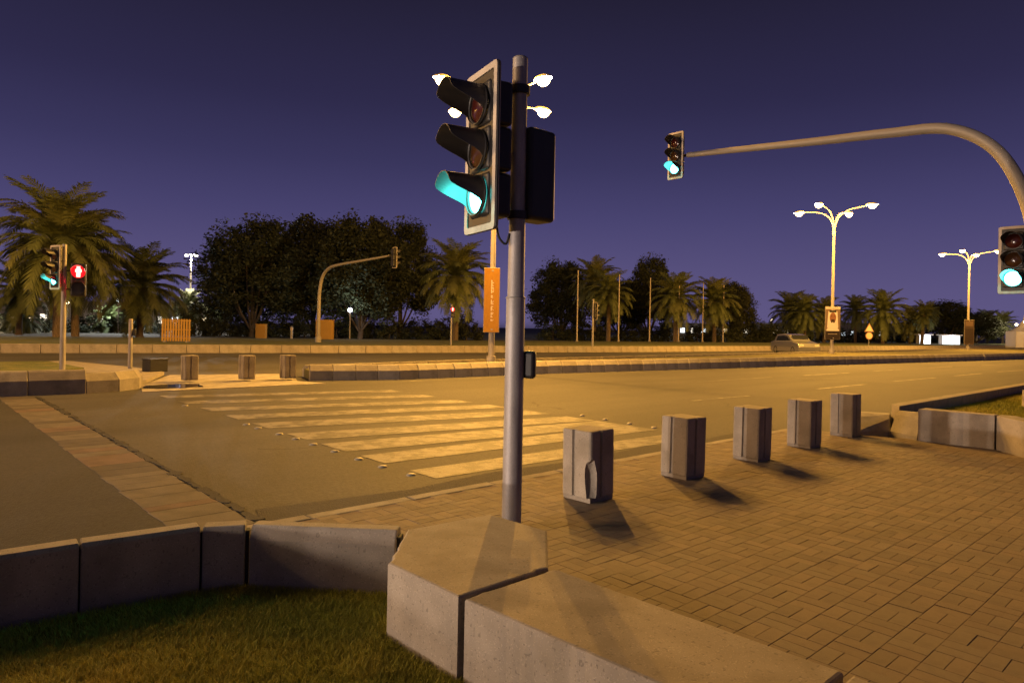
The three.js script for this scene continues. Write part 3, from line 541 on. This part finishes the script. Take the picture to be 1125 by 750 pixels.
// mast arm beyond the second road, seen from behind
{
  const t = thing('mast_arm_signal', 'small distant mast arm signal in front of the dark trees', 'traffic signal', 21.2, 42.5, .22);
  const P = (v, h) => new THREE.Vector3(0, h - .22, -(v - 42.5));
  part(t, 'base', cyl(.2, .19, .4, 16), M.mast);
  part(t, 'mast', taperTube([P(42.5, .2), P(42.5, 2.6), P(42.45, 3.6), P(42.05, 4.6), P(41.2, 5.1), P(40, 5.25), P(37, 5.35), P(33.8, 5.45)], .13, .06, 60, 12), M.mast);
  signalHead(t, 3, 'none', [.16, 5.12, 8.95], Math.PI / 2, { w: .46 });
  part(t, 'bracket', box(.3, .05, .3, .005), M.black, [.05, 5.2, 8.75]);
  const s = thing('traffic_signal', 'distant signal pole seen from behind, before the flag poles', 'traffic signal', 35.7, 31.0, .22);
  part(s, 'pole', cyl(.07, .056, 3.3, 16), M.steel); signalHead(s, 3, 'none', [.2, 2.5, 0], Math.PI / 2, { w: .46 }); part(s, 'bracket', box(.25, .04, .05, .005), M.black, [.1, 2.9, 0]);
  const q = thing('pedestrian_signal', 'distant pedestrian signal showing red, left of the orange banner', 'signal', 27.5, 36.2, .22);
  part(q, 'pole', cyl(.06, .05, 2.7, 14), M.steel); pedHead(q, 'red', [-.05, 2.2, .2], -.72); part(q, 'bracket', box(.1, .04, .16, .005), M.black, [-.02, 2.3, .08]);
}

// ------------------------------------------------------------------ palms
function frondGeo(seed, e0, droop, n = 46) {
  const r = rng(seed), P = [], N = 10, pts = []; let x = 0, y = 0;
  for (let i = 0; i <= N; i++) { pts.push([x, y]); const a = e0 - droop * Math.pow((i + .5) / N, 1.5); x += Math.cos(a) / N; y += Math.sin(a) / N; }
  const at = t => { const k = Math.min(N - 1e-6, t * N), i = Math.floor(k), f = k - i; return [pts[i][0] + (pts[i + 1][0] - pts[i][0]) * f, pts[i][1] + (pts[i + 1][1] - pts[i][1]) * f]; };
  for (let i = 0; i < N; i++) { const w0 = .014 * (1 - i / N) + .002, w1 = .014 * (1 - (i + 1) / N) + .002, [a, b] = pts[i], [c, d] = pts[i + 1]; P.push(a, b, -w0, a, b, w0, c, d, w1, a, b, -w0, c, d, w1, c, d, -w1); P.push(a, b - w0, 0, a, b + w0, 0, c, d + w1, 0, a, b - w0, 0, c, d + w1, 0, c, d - w1, 0); }
  for (let i = 0; i < n; i++) for (const s of [1, -1]) {
    const t = .10 + .89 * (i + .5 * r()) / n, [px, py] = at(t), [qx, qy] = at(Math.min(1, t + .02)), dl = Math.hypot(qx - px, qy - py) || 1e-3, tx = (qx - px) / dl, ty = (qy - py) / dl;
    const len = .215 * Math.pow(Math.sin(Math.PI * (.16 + .76 * t)), .7) * (.85 + .3 * r()), fw = .62 + .5 * t + .15 * r(), up = .28 - .55 * r(), w = .0115;
    const dx = tx * fw - ty * up, dy = ty * fw + tx * up - .18 * t, dz = s * .95, L = Math.hypot(dx, dy, dz) / len;
    const ex = px + dx / L, ey = py + dy / L - len * .12, ez = dz / L, mx = px + dx / L * .5, my = py + dy / L * .5, mz = dz / L * .5;
    P.push(px - tx * w * .5, py - ty * w * .5, 0, px + tx * w * .5, py + ty * w * .5, 0, mx + tx * w, my + ty * w, mz, px - tx * w * .5, py - ty * w * .5, 0, mx + tx * w, my + ty * w, mz, mx - tx * w, my - ty * w, mz, mx - tx * w, my - ty * w, mz, mx + tx * w, my + ty * w, mz, ex, ey, ez);
  }
  const g = new THREE.BufferGeometry(); g.setAttribute('position', new THREE.BufferAttribute(new Float32Array(P), 3)); g.computeVertexNormals(); return g;
}
const FR = [frondGeo(1, 1.35, 1.0), frondGeo(2, 1.05, 1.35), frondGeo(3, .75, 1.5), frondGeo(4, .42, 1.55), frondGeo(5, .08, 1.35), frondGeo(6, -.35, 1.0), frondGeo(7, -.95, .55)];
function frondSet(seed, count) {
  const r = rng(seed), L = [];
  for (let i = 0; i < count; i++) { const q = i / count, lvl = Math.min(6, Math.floor(Math.pow(q, .9) * 6.45)); L.push([lvl, i * 2.39996 + .5 * r(), .86 + .24 * r(), (r() - .5) * .16, .08 * (1 - q)]); }
  return L;
}
function trunkGeo(h, r) {
  const p = [], n = Math.max(8, Math.round(h / .11)); p.push(new THREE.Vector2(r * 1.5, -.1)); p.push(new THREE.Vector2(r * 1.35, .12));
  for (let i = 1; i < n; i++) { const y = h * i / n, k = r * (1.06 - .12 * i / n + (i % 2 ? .05 : -.03)); p.push(new THREE.Vector2(k, y)); }
  for (const [k, y] of [[1.35, .0], [1.5, .2], [1.1, .45], [.3, .6]]) p.push(new THREE.Vector2(r * k, h + y * .8)); p.push(new THREE.Vector2(0.001, h + .5));
  return new THREE.LatheGeometry(p, 14);
}
const crownCache = {};
function crownGeo(seed) {
  if (crownCache[seed]) return crownCache[seed];
  const L = frondSet(seed, 92).map(([lvl, az, s, roll, y]) => FR[lvl].clone().applyMatrix4(new THREE.Matrix4().compose(new THREE.Vector3(0, y, 0), new THREE.Quaternion().setFromEuler(new THREE.Euler(roll, az, 0, 'YXZ')), new THREE.Vector3(s, s, s))));
  return crownCache[seed] = mergeGeometries(L);
}
function palm(label, u, v, top, R, seed, fronds = false, lean = 0) {
  const h = Math.max(.6, top - 1.02 * R), t = thing('date_palm', label, 'palm tree', u, v, .02, 0, 'date palms beyond the road');
  t.rotation.z = lean;
  part(t, 'trunk', trunkGeo(h, .17 + .02 * R), M.palmBark);
  if (fronds) frondSet(seed, 108).forEach(([lvl, az, s, roll, y]) => { const m = part(t, 'frond', FR[lvl], M.frond[(lvl + seed) % 3], [0, h + .25 + y * R, 0]); m.rotation.order = 'YXZ'; m.rotation.set(roll, az, 0); m.scale.setScalar(s * R * 1.08); });
  else { const m = part(t, 'crown', crownGeo(100 + seed % 4), M.frond[seed % 3], [0, h + .25, 0], [0, seed * 1.7, 0]); m.scale.setScalar(R * 1.08); }
}
palm('largest date palm, behind the left signal pole', 8.35, 54.6, 10.5, 4.4, 1, true);
palm('second large date palm just right of the largest, partly behind it', 10.06, 58.45, 9.5, 4.0, 2, true, .02);
palm('dark smaller date palm at the left picture edge', 8.13, 71, 6.4, 2.9, 3);
palm('spreading date palm between the left signal and the white lamp', 15.7, 64.1, 7.8, 3.9, 4, true, -.03);
palm('small date palm under the white lamp mast', 28.5, 93, 5.5, 2.57, 5);
palm('small date palm at the left foot of the dark trees', 32.8, 94.5, 5.3, 2.45, 6);
palm('well lit date palm left of the orange banner', 36.7, 47.7, 9.07, 3.59, 7, true);
palm('date palm behind the leftmost flag pole', 62.4, 54.0, 9.99, 3.49, 8);
palm('lower date palm between the two leftmost flag poles', 57.5, 47.7, 7.8, 2.95, 9);
palm('date palm behind the middle flag poles', 65.2, 43.45 + 1, 8.05, 3.33, 10, true);
palm('date palm behind the rightmost flag pole', 73.55, 44.6, 7.89, 3.27, 11, true);
palm('left palm of the pair left of the portrait banner', 97.4, 46.6, 7.5, 3.46, 12);
palm('right palm of the pair left of the portrait banner', 93, 42.5, 6.8, 3.1, 13);
palm('date palm hidden behind the portrait banner post', 105.1, 45, 7.0, 3.2, 14);
palm('thin date palm just right of the portrait banner', 112.8, 43.4, 7.6, 2.87, 15);
palm('full date palm above the triangular road sign', 98.8, 34.5, 7.5, 3.42, 16);
palm('low date palm right of the triangular road sign', 112.5, 35.5, 5.8, 2.7, 17);
palm('leaning date palm at the left of the round tree', 109.4, 33, 6.3, 2.2, 18, false, -.22);
palm('distant date palm right of the smallest street lamp', 154.3, 35.4, 6.6, 3.1, 19);
palm('distant date palm beside the white tent', 150.4, 32.1, 6.1, 2.66, 20);
palm('young bushy palm at the left, low in front of lit wall', 9.2, 78, 2.9, 2.0, 21);
palm('young bushy palm low between the large palm and spreading palm', 17.5, 84, 3.0, 2.1, 22);

// ------------------------------------------------------------------ broadleaf trees and hedges
function leafCloud(seed, count, size, shape) {
  const r = rng(seed), P = [], clumps = [], gs = () => (r() + r() + r() - 1.5) * .9;
  for (let i = 0; i < shape.clumps; i++) { const a = r() * 6.283, z = shape.low + (1 - shape.low) * r(), q = Math.sqrt(Math.max(0, 1 - z * z)), k = .25 + .70 * Math.pow(r(), .5); clumps.push([Math.cos(a) * q * k, z * k, Math.sin(a) * q * k, .11 + .17 * r()]); }
  for (let i = 0; i < count; i++) {
    const c = clumps[Math.floor(r() * clumps.length)], x = c[0] + gs() * c[3], y = c[1] + gs() * c[3] * .8, z = c[2] + gs() * c[3], s = size * (.6 + .8 * r()), a = r() * 6.283, b = Math.acos(2 * r() - 1), ux = Math.cos(a) * Math.sin(b), uy = Math.cos(b) * .7, uz = Math.sin(a) * Math.sin(b), e = r() * 6.283, vx = -Math.sin(a + e * .3) * .55, vz = Math.cos(a + e * .3) * .55, vy = (r() - .5) * .7;
    P.push(x - ux * s, y - uy * s, z - uz * s, x + vx * s, y + vy * s, z + vz * s, x + ux * s, y + uy * s, z + uz * s, x - ux * s, y - uy * s, z - uz * s, x + ux * s, y + uy * s, z + uz * s, x - vx * s, y - vy * s, z - vz * s);
  }
  const g = new THREE.BufferGeometry(); g.setAttribute('position', new THREE.BufferAttribute(new Float32Array(P), 3)); g.computeVertexNormals(); return g;
}
const CROWN = [leafCloud(201, 34000, .036, { clumps: 190, low: -.75 }), leafCloud(202, 34000, .036, { clumps: 200, low: -.7 }), leafCloud(203, 34000, .036, { clumps: 180, low: -.8 })];
function tree(label, u, v, top, R, k, clear = 1.6, squash = 1) {
  const t = thing('broadleaf_tree', label, 'tree', u, v, .02, 0, 'dark broadleaf trees'), r = rng(300 + k), ch = (top - clear) / 2, cy = clear + ch;
  const limbs = [taperTube([new THREE.Vector3(0, -.1, 0), new THREE.Vector3(.1, clear * .6, 0), new THREE.Vector3(0, cy, .1)], .28, .14, 10, 8)];
  for (let i = 0; i < 7; i++) { const a = i * .9 + r(), q = R * (.45 + .35 * r()); limbs.push(taperTube([new THREE.Vector3(0, clear * .7, 0), new THREE.Vector3(Math.cos(a) * q * .5, clear + ch * .4, Math.sin(a) * q * .5), new THREE.Vector3(Math.cos(a) * q, cy + ch * (.1 + .5 * r()), Math.sin(a) * q)], .12, .03, 8, 6)); }
  part(t, 'trunk', limbs, M.bark);
  const m = part(t, 'crown', CROWN[k % 3], M.leaf[k % 3], [0, cy, 0], [0, k * 2.1, 0]); m.scale.set(R * 1.12, ch * 1.08, R * 1.12);
}
tree('leftmost broad dark tree of the group behind the distant mast arm', 26.6, 67.75, 11.2, 4.7, 0, .9);
tree('second broad dark tree from the left in the group behind the mast arm', 33.8, 69.3, 12.5, 4.9, 1, .9);
tree('third dark tree, directly behind the arm of the distant mast', 34.6, 60.5, 11.7, 4.5, 2, .9);
tree('rightmost dark tree of the group, behind the head of the distant mast', 40.8, 63, 12.1, 4.0, 3, .9);
tree('dark tree filling in low behind the left group of broad trees', 30.5, 76, 9.5, 5.2, 4, .6);
tree('dark round tree right of the signal pole, left of flag poles', 63.8, 60.9, 9.7, 3.86, 5, .8);
tree('dark narrow tree behind the second and third flag poles', 73.8, 54.5, 10.6, 3.0, 6, .8);
tree('low dark tree right of the rightmost flag pole', 86.6, 49.6, 8.0, 2.9, 7, .7);
tree('low dark tree behind the palms at the flag poles', 74.9, 60.2, 8.0, 3.6, 8, .7);
tree('rounded olive tree above the white lit kiosks', 127.4, 35.5, 6.8, 4.47, 9, .6);
tree('dark tree behind the smallest street lamp', 140.9, 34, 5.4, 4.4, 10, .5);
{
  const HG = [leafCloud(401, 3800, .055, { clumps: 46, low: -.2 }), leafCloud(402, 3800, .055, { clumps: 46, low: -.2 })], r = rng(44);
  const hedge = (label, u, v, w, h, k) => { const t = thing('shrub', label, 'shrub', u, v, .02, k, 'dark shrubs below the trees'); const m = part(t, 'foliage', HG[k % 2], M.leaf[k % 3], [0, .25, 0]); m.scale.set(w, h, w * .7); part(t, 'stem', cyl(.1, .06, h * .5, 6), M.bark); };
  const rows = [['dark shrub below the large left trees', 22, 72, 46, 57, 11, 2.6], ['dark shrub behind the flag poles', 58, 56, 92, 47, 11, 2.3], ['dark shrub below the right-hand palms', 96, 50, 150, 40, 12, 2.4], ['dark shrub behind the large left palms', 6, 86, 22, 82, 6, 1.8]];
  let k = 0; for (const [label, a, b, c, d, n, h] of rows) for (let i = 0; i < n; i++) { const t = i / (n - 1); hedge(`${label}, ${i === n - 1 ? 'rightmost' : ['leftmost', 'second', 'third', 'fourth', 'fifth', 'sixth', 'seventh', 'eighth', 'ninth', 'tenth', 'eleventh'][i] + (i ? ' from left' : '')}`, a + (c - a) * t + (r() - .5), b + (d - b) * t + (r() - .5) * 2, 2.4 + .8 * r(), h * (.75 + .5 * r()), k++); }
}

// ------------------------------------------------------------------ small things beyond the road
for (let i = 0; i < 6; i++) {
  const f = [0, .24, .44, .645, .83, 1][i];
  const names = ['leftmost', 'second from left', 'third from left', 'fourth from left', 'fifth from left', 'rightmost'];
  const t = thing('flag_pole', `bare slender flag pole, ${names[i]} of six in a row`, 'flag pole', 48.3 + 25.2 * f, 43.9 - .5 * f, .1, 0, 'row of bare flag poles');
  part(t, 'pole', cyl(.07, .045, 6.8, 12), M.border); part(t, 'finial', new THREE.SphereGeometry(.07, 12, 8), M.border, [0, 6.84, 0]); part(t, 'base', cyl(.14, .12, .3, 12), M.concrete);
}
{
  const t = thing('road_sign', 'triangular warning sign above a round sign on one post', 'road sign', 74.1, 27.2, .2, -.72);
  part(t, 'post', cyl(.04, .04, 2.3, 10), M.steel);
  const tri = (s) => { const sh = new THREE.Shape(); sh.moveTo(0, s * .62); sh.lineTo(s * .56, -s * .36); sh.lineTo(-s * .56, -s * .36); return new THREE.ExtrudeGeometry(sh, { depth: .02, bevelEnabled: false }); };
  const yel = mat({ color: lin(.62, .50, .32), roughness: .6 }), rim = mat({ color: lin(.30, .15, .09), roughness: .6 });
  const a = part(t, 'triangular_plate', tri(.9), rim, [0, 1.85, .05]); part(a, 'triangle_face', tri(.7), yel, [0, 0, .008]);
  const d = (r) => { const g = new THREE.CylinderGeometry(r, r, .02, 28); g.rotateX(Math.PI / 2); return g; };
  const b = part(t, 'round_plate', d(.38), rim, [0, 1.12, .06]); part(b, 'round_face', d(.31), yel, [0, 0, .008]);
}
{ // orange slatted panel on the verge
  const t = thing('barrier_panel', 'orange slatted panel standing on the grass left of the dark trees', 'panel', 12.4, 42.8, .22, -.5), o = mat({ color: lin(.40, .235, .04), roughness: .7 });
  for (let i = 0; i < 11; i++) part(t, 'slat', box(.1, 1.3, .035, .008), o, [-.72 + i * .144, .72, 0], [0, 0, .0]);
  for (const y of [.25, .75, 1.28]) part(t, 'rail', box(1.6, .07, .04, .008), o, [0, y, -.045]);
  for (const x of [-.6, .6]) part(t, 'foot', box(.08, .08, .5, .01), M.steel, [x, .05, 0]);
  const cab = (label, u, v, w, h, turn) => { const c = thing('utility_cabinet', label, 'cabinet', u, v, .02, turn, 'orange utility cabinets'); part(c, 'case', box(w, h, .5, .02), o, [0, h / 2 + .08, 0]); part(c, 'door', box(w * .88, h * .86, .02, .004), mat({ color: lin(.34, .20, .035), roughness: .7 }), [0, h / 2 + .08, .256]); part(c, 'plinth', box(w * .9, .16, .45, .01), M.concrete2, [0, .06, 0]); part(c, 'roof', box(w * 1.06, .05, .56, .01), o, [0, h + .1, 0]); };
  cab('small orange utility cabinet in front of the leftmost dark tree', 24.1, 59.1, .85, 1.2, -.72);
  cab('larger orange utility cabinet right of the distant mast pole', 25.9, 50.8, 1.35, 1.65, -.72);
  const b = thing('bollard_light', 'unlit cylindrical garden bollard light under the dark trees', 'bollard light', 26.1, 57.4, .02); part(b, 'post', cyl(.12, .12, .8, 14), M.steel); part(b, 'louvre', cyl(.13, .13, .25, 14), M.border, [0, .8, 0]); part(b, 'cap', cyl(.15, .05, .14, 14), M.steel, [0, 1.05, 0]);
  const n = thing('plant_box', 'dark low box on the island behind the button post', 'box', 5.75, 21.75, 0, .3); part(n, 'case', box(.55, .34, .4, .02), M.black, [0, .17, 0]); part(n, 'lid', box(.58, .04, .43, .01), M.black, [0, .36, 0]);
}
{ // white lamp mast in the park
  const t = thing('park_lamp', 'tall white lamp mast between the left palms and dark trees', 'lamp mast', 29.2, 95, .02);
  part(t, 'pole', cyl(.14, .08, 10.2, 14), M.border); part(t, 'crossbar', box(1.5, .08, .08, .01), M.border, [0, 10.2, 0], [0, -.72, 0]);
  for (const s of [-1, 1]) { const x = s * .6 * Math.cos(.72), z = s * .6 * Math.sin(.72); const h = part(t, 'lamp_head', box(.5, .12, .34, .03), M.border, [x, 10.16, z]); part(h, 'lamp_glass', box(.46, .24, .36, .08), M.whiteGlow, [0, -.1, 0]); const L = new THREE.PointLight(0xfff0dc, 520); L.name = 'lamp_light'; L.castShadow = true; L.position.set(x, 10.04, z); t.add(L); }
}
{ // lit kiosks and tent at the right
  const panel = mat({ color: lin(.8, .8, .8), emissive: lin(.86, .93, 1), emissiveIntensity: 1.6 }), wall = mat({ color: lin(.7, .7, .68), roughness: .7 });
  const kiosk = (label, u, v, w) => { const t = thing('lit_kiosk', label, 'kiosk', u, v, .02, -.95, 'lit kiosks'); part(t, 'wall', box(w, 1.5, 1.4, .02), wall, [0, .75, 0]); part(t, 'roof', box(w + .5, .14, 2, .02), wall, [0, 1.56, 0]); for (let i = 0; i < 3; i++) part(t, 'lit_window', box(w / 3 - .06, 1.2, .04, .01), panel, [(i - 1) * w / 3, .8, .71]); const L = new THREE.PointLight(0xdfeaff, 6); L.name = 'window_light'; L.castShadow = true; L.position.set(0, .9, 1.4); t.add(L); };
  kiosk('white lit kiosk under the rounded tree, the left one', 112.1, 33.6, 1.5); kiosk('white lit kiosk under the rounded tree, the right wider one', 114.0, 30.8, 2.3);
  const t = thing('white_tent', 'pointed white lit tent at the right picture edge', 'tent', 110.5, 21.2, .02, -1.0), fab = mat({ color: lin(.8, .8, .8), roughness: .8, side: THREE.DoubleSide });
  const roof = new THREE.LatheGeometry([[.06, 2.4], [.25, 1.5], [.8, .75], [1.7, .15], [2.3, 0]].map(p => new THREE.Vector2(...p)), 4); part(t, 'roof', roof, fab, [0, 2.2, 0], [0, Math.PI / 4, 0]);
  for (const a of [0, 1, 2, 3]) part(t, 'lit_wall', box(3.1, 2.2, .04, .01), fab, [Math.sin(a * Math.PI / 2) * 1.58, 1.1, Math.cos(a * Math.PI / 2) * 1.58], [0, a * Math.PI / 2, 0]);
  part(t, 'lamp_pole', cyl(.05, .04, 3.5, 8), M.steel, [-1.6, 0, 4]); part(t, 'lamp_globe', new THREE.SphereGeometry(.13, 12, 8), M.whiteGlow, [-1.6, 3.4, 4]); const L = new THREE.PointLight(0xe6f0ff, 320); L.name = 'tent_light'; L.castShadow = true; L.position.set(-1.6, 3.4, 4); t.add(L);
}
{ // far buildings with lit windows
  const lit = [lin(1, .78, .45), lin(.8, .92, 1), lin(1, .9, .72)].map(c => mat({ color: lin(.1, .1, .1), emissive: c, emissiveIntensity: 2.2 })), wall = mat({ color: lin(.22, .18, .14), roughness: .9 });
  const bld = (label, u, v, w, h, turn, seed) => {
    const t = thing('far_building', label, 'building', u, v, -.05, turn), r = rng(seed); part(t, 'wall', box(w, h, 8, .03), wall, [0, h / 2, 0]); part(t, 'roof', box(w + .6, .35, 8.6, .03), wall, [0, h + .15, 0]);
    const n = Math.floor(w / 2.6); for (let i = 0; i < n; i++) for (let j = 0; j < Math.max(1, Math.floor(h / 3)); j++) if (r() < .62) part(t, 'lit_window', box(1.1, 1.2, .06, .01), lit[Math.floor(r() * 3)], [-w / 2 + (i + .5) * w / n, 1.6 + j * 2.9, 4.02]); else part(t, 'dark_window', box(1.1, 1.2, .06, .01), M.black, [-w / 2 + (i + .5) * w / n, 1.6 + j * 2.9, 4.02]);
  };
  bld('far low building with lit windows behind the large left palms', 12, 150, 34, 4.2, -.72, 1);
  bld('far low building with lit windows between the left palms and dark trees', 36, 140, 26, 4.4, -.72, 2);
  bld('far low building with lit windows right of the flag poles', 160, 100, 22, 3.2, -.72, 3);
  bld('far low building with bright windows left of the portrait banner', 176, 84, 20, 3.6, -.72, 4);
  bld('far building with lit windows beyond the portrait banner', 200, 76, 26, 4.2, -.72, 5);
  const lampPost = (label, u, v, h, c, I) => { const t = thing('globe_lamp', label, 'lamp', u, v, 0, 0, 'small distant globe lamps'); part(t, 'post', cyl(.07, .05, h, 8), M.steel); part(t, 'lamp_globe', new THREE.SphereGeometry(.2, 14, 10), mat({ color: 0x000000, emissive: c, emissiveIntensity: 14 }), [0, h + .16, 0]); const L = new THREE.PointLight(c, I * 2.5); L.name = 'lamp_light'; L.castShadow = true; L.position.set(0, h + .16, 0); t.add(L); };
  const W = lin(.85, .94, 1), Y = lin(1, .8, .5);
  lampPost('small warm globe lamp low at the left picture edge', 5.5, 84, 2.6, Y, 70); lampPost('small warm globe lamp right of the largest palm trunk', 15, 92, 3.2, Y, 90); lampPost('small white globe lamp right of the spreading palm', 25, 100, 4.0, W, 90); lampPost('small white globe lamp under the spreading palm', 18, 82, 3.4, W, 70);
  lampPost('small white globe lamp among the trunks of the dark trees', 31, 56, 2.6, W, 10); lampPost('small white globe lamp right of the rightmost flag pole', 130, 88, 3.6, W, 90); lampPost('small warm globe lamp left of the portrait banner', 122, 62, 3.6, Y, 80); lampPost('small white globe lamp right of the portrait banner', 150, 62, 3.4, W, 90); lampPost('small warm globe lamp left of the white tent', 140, 28, 3.4, Y, 60);
}
function car(name, label, u, v, turn, size, lit) {
  const t = thing(name, label, 'car', u, v, ROAD, turn); t.scale.setScalar(size);
  const paint = new THREE.MeshPhysicalMaterial({ color: lin(.14, .14, .145), metalness: .3, roughness: .35, clearcoat: 1, clearcoatRoughness: .08 }), glass = mat({ color: lin(.015, .017, .02), roughness: .08 });
  const ext = (pts, w, b) => { const g = new THREE.ExtrudeGeometry(new THREE.Shape(pts.map(p => new THREE.Vector2(...p))), { depth: w - 2 * b, bevelEnabled: true, bevelSize: b, bevelThickness: b, bevelSegments: 3 }); g.translate(0, 0, -w / 2 + b); return g; };
  part(t, 'body', ext([[-1.95, .28], [-2.0, .6], [-1.9, .82], [-1.2, .9], [1.0, .92], [1.85, .76], [2.02, .55], [2.0, .28], [1.7, .22], [-1.7, .22]], 1.66, .07), paint);
  part(t, 'cabin', ext([[-1.7, .9], [-1.25, 1.36], [-.2, 1.42], [.35, 1.36], [1.05, .92]], 1.42, .06), paint);
  part(t, 'windscreen', new THREE.PlaneGeometry(1.2, .62), glass, [.80, 1.155, 0], [0, Math.PI / 2, 0]).rotation.set(-Math.PI / 2, 1.0, Math.PI / 2, 'XYZ');
  for (const s of [1, -1]) {
    part(t, 'side_window', ext([[-1.35, .95], [-1.1, 1.3], [-.2, 1.35], [.25, 1.3], [.75, .95]], .02, .004), glass, [0, 0, s * .722]);
    part(t, 'headlight', box(.1, .14, .34, .04), lit ? M.headlight : M.border, [2.0, .66, s * .58]);
    if (lit) { const L = new THREE.SpotLight(lin(1, .76, .60), lit, 0, .42, .6, 2); L.name = 'headlight_beam'; L.castShadow = true; L.shadow.radius = 3; L.position.set(2.13, .66, s * .58); L.target.position.set(12, .58, s * .58); t.add(L); t.add(L.target); }
    for (const x of [-1.25, 1.25]) { const wl = part(t, 'wheel', new THREE.TorusGeometry(.23, .085, 10, 24), M.rubber, [x, .31, s * .76]); part(wl, 'rim', (() => { const g = new THREE.CylinderGeometry(.19, .19, .1, 20); g.rotateX(Math.PI / 2); return g; })(), M.chrome); }
  }
}
car('stopped_car', 'small silver car on the second road left of the portrait banner', 49.2, 23.2, -2.2, 1);
car('waiting_car', 'car left of the picture in the near lane, its headlights on the bollards', -17, 6.2, .045, 0.97, 470);
renderer.render(scene, camera);
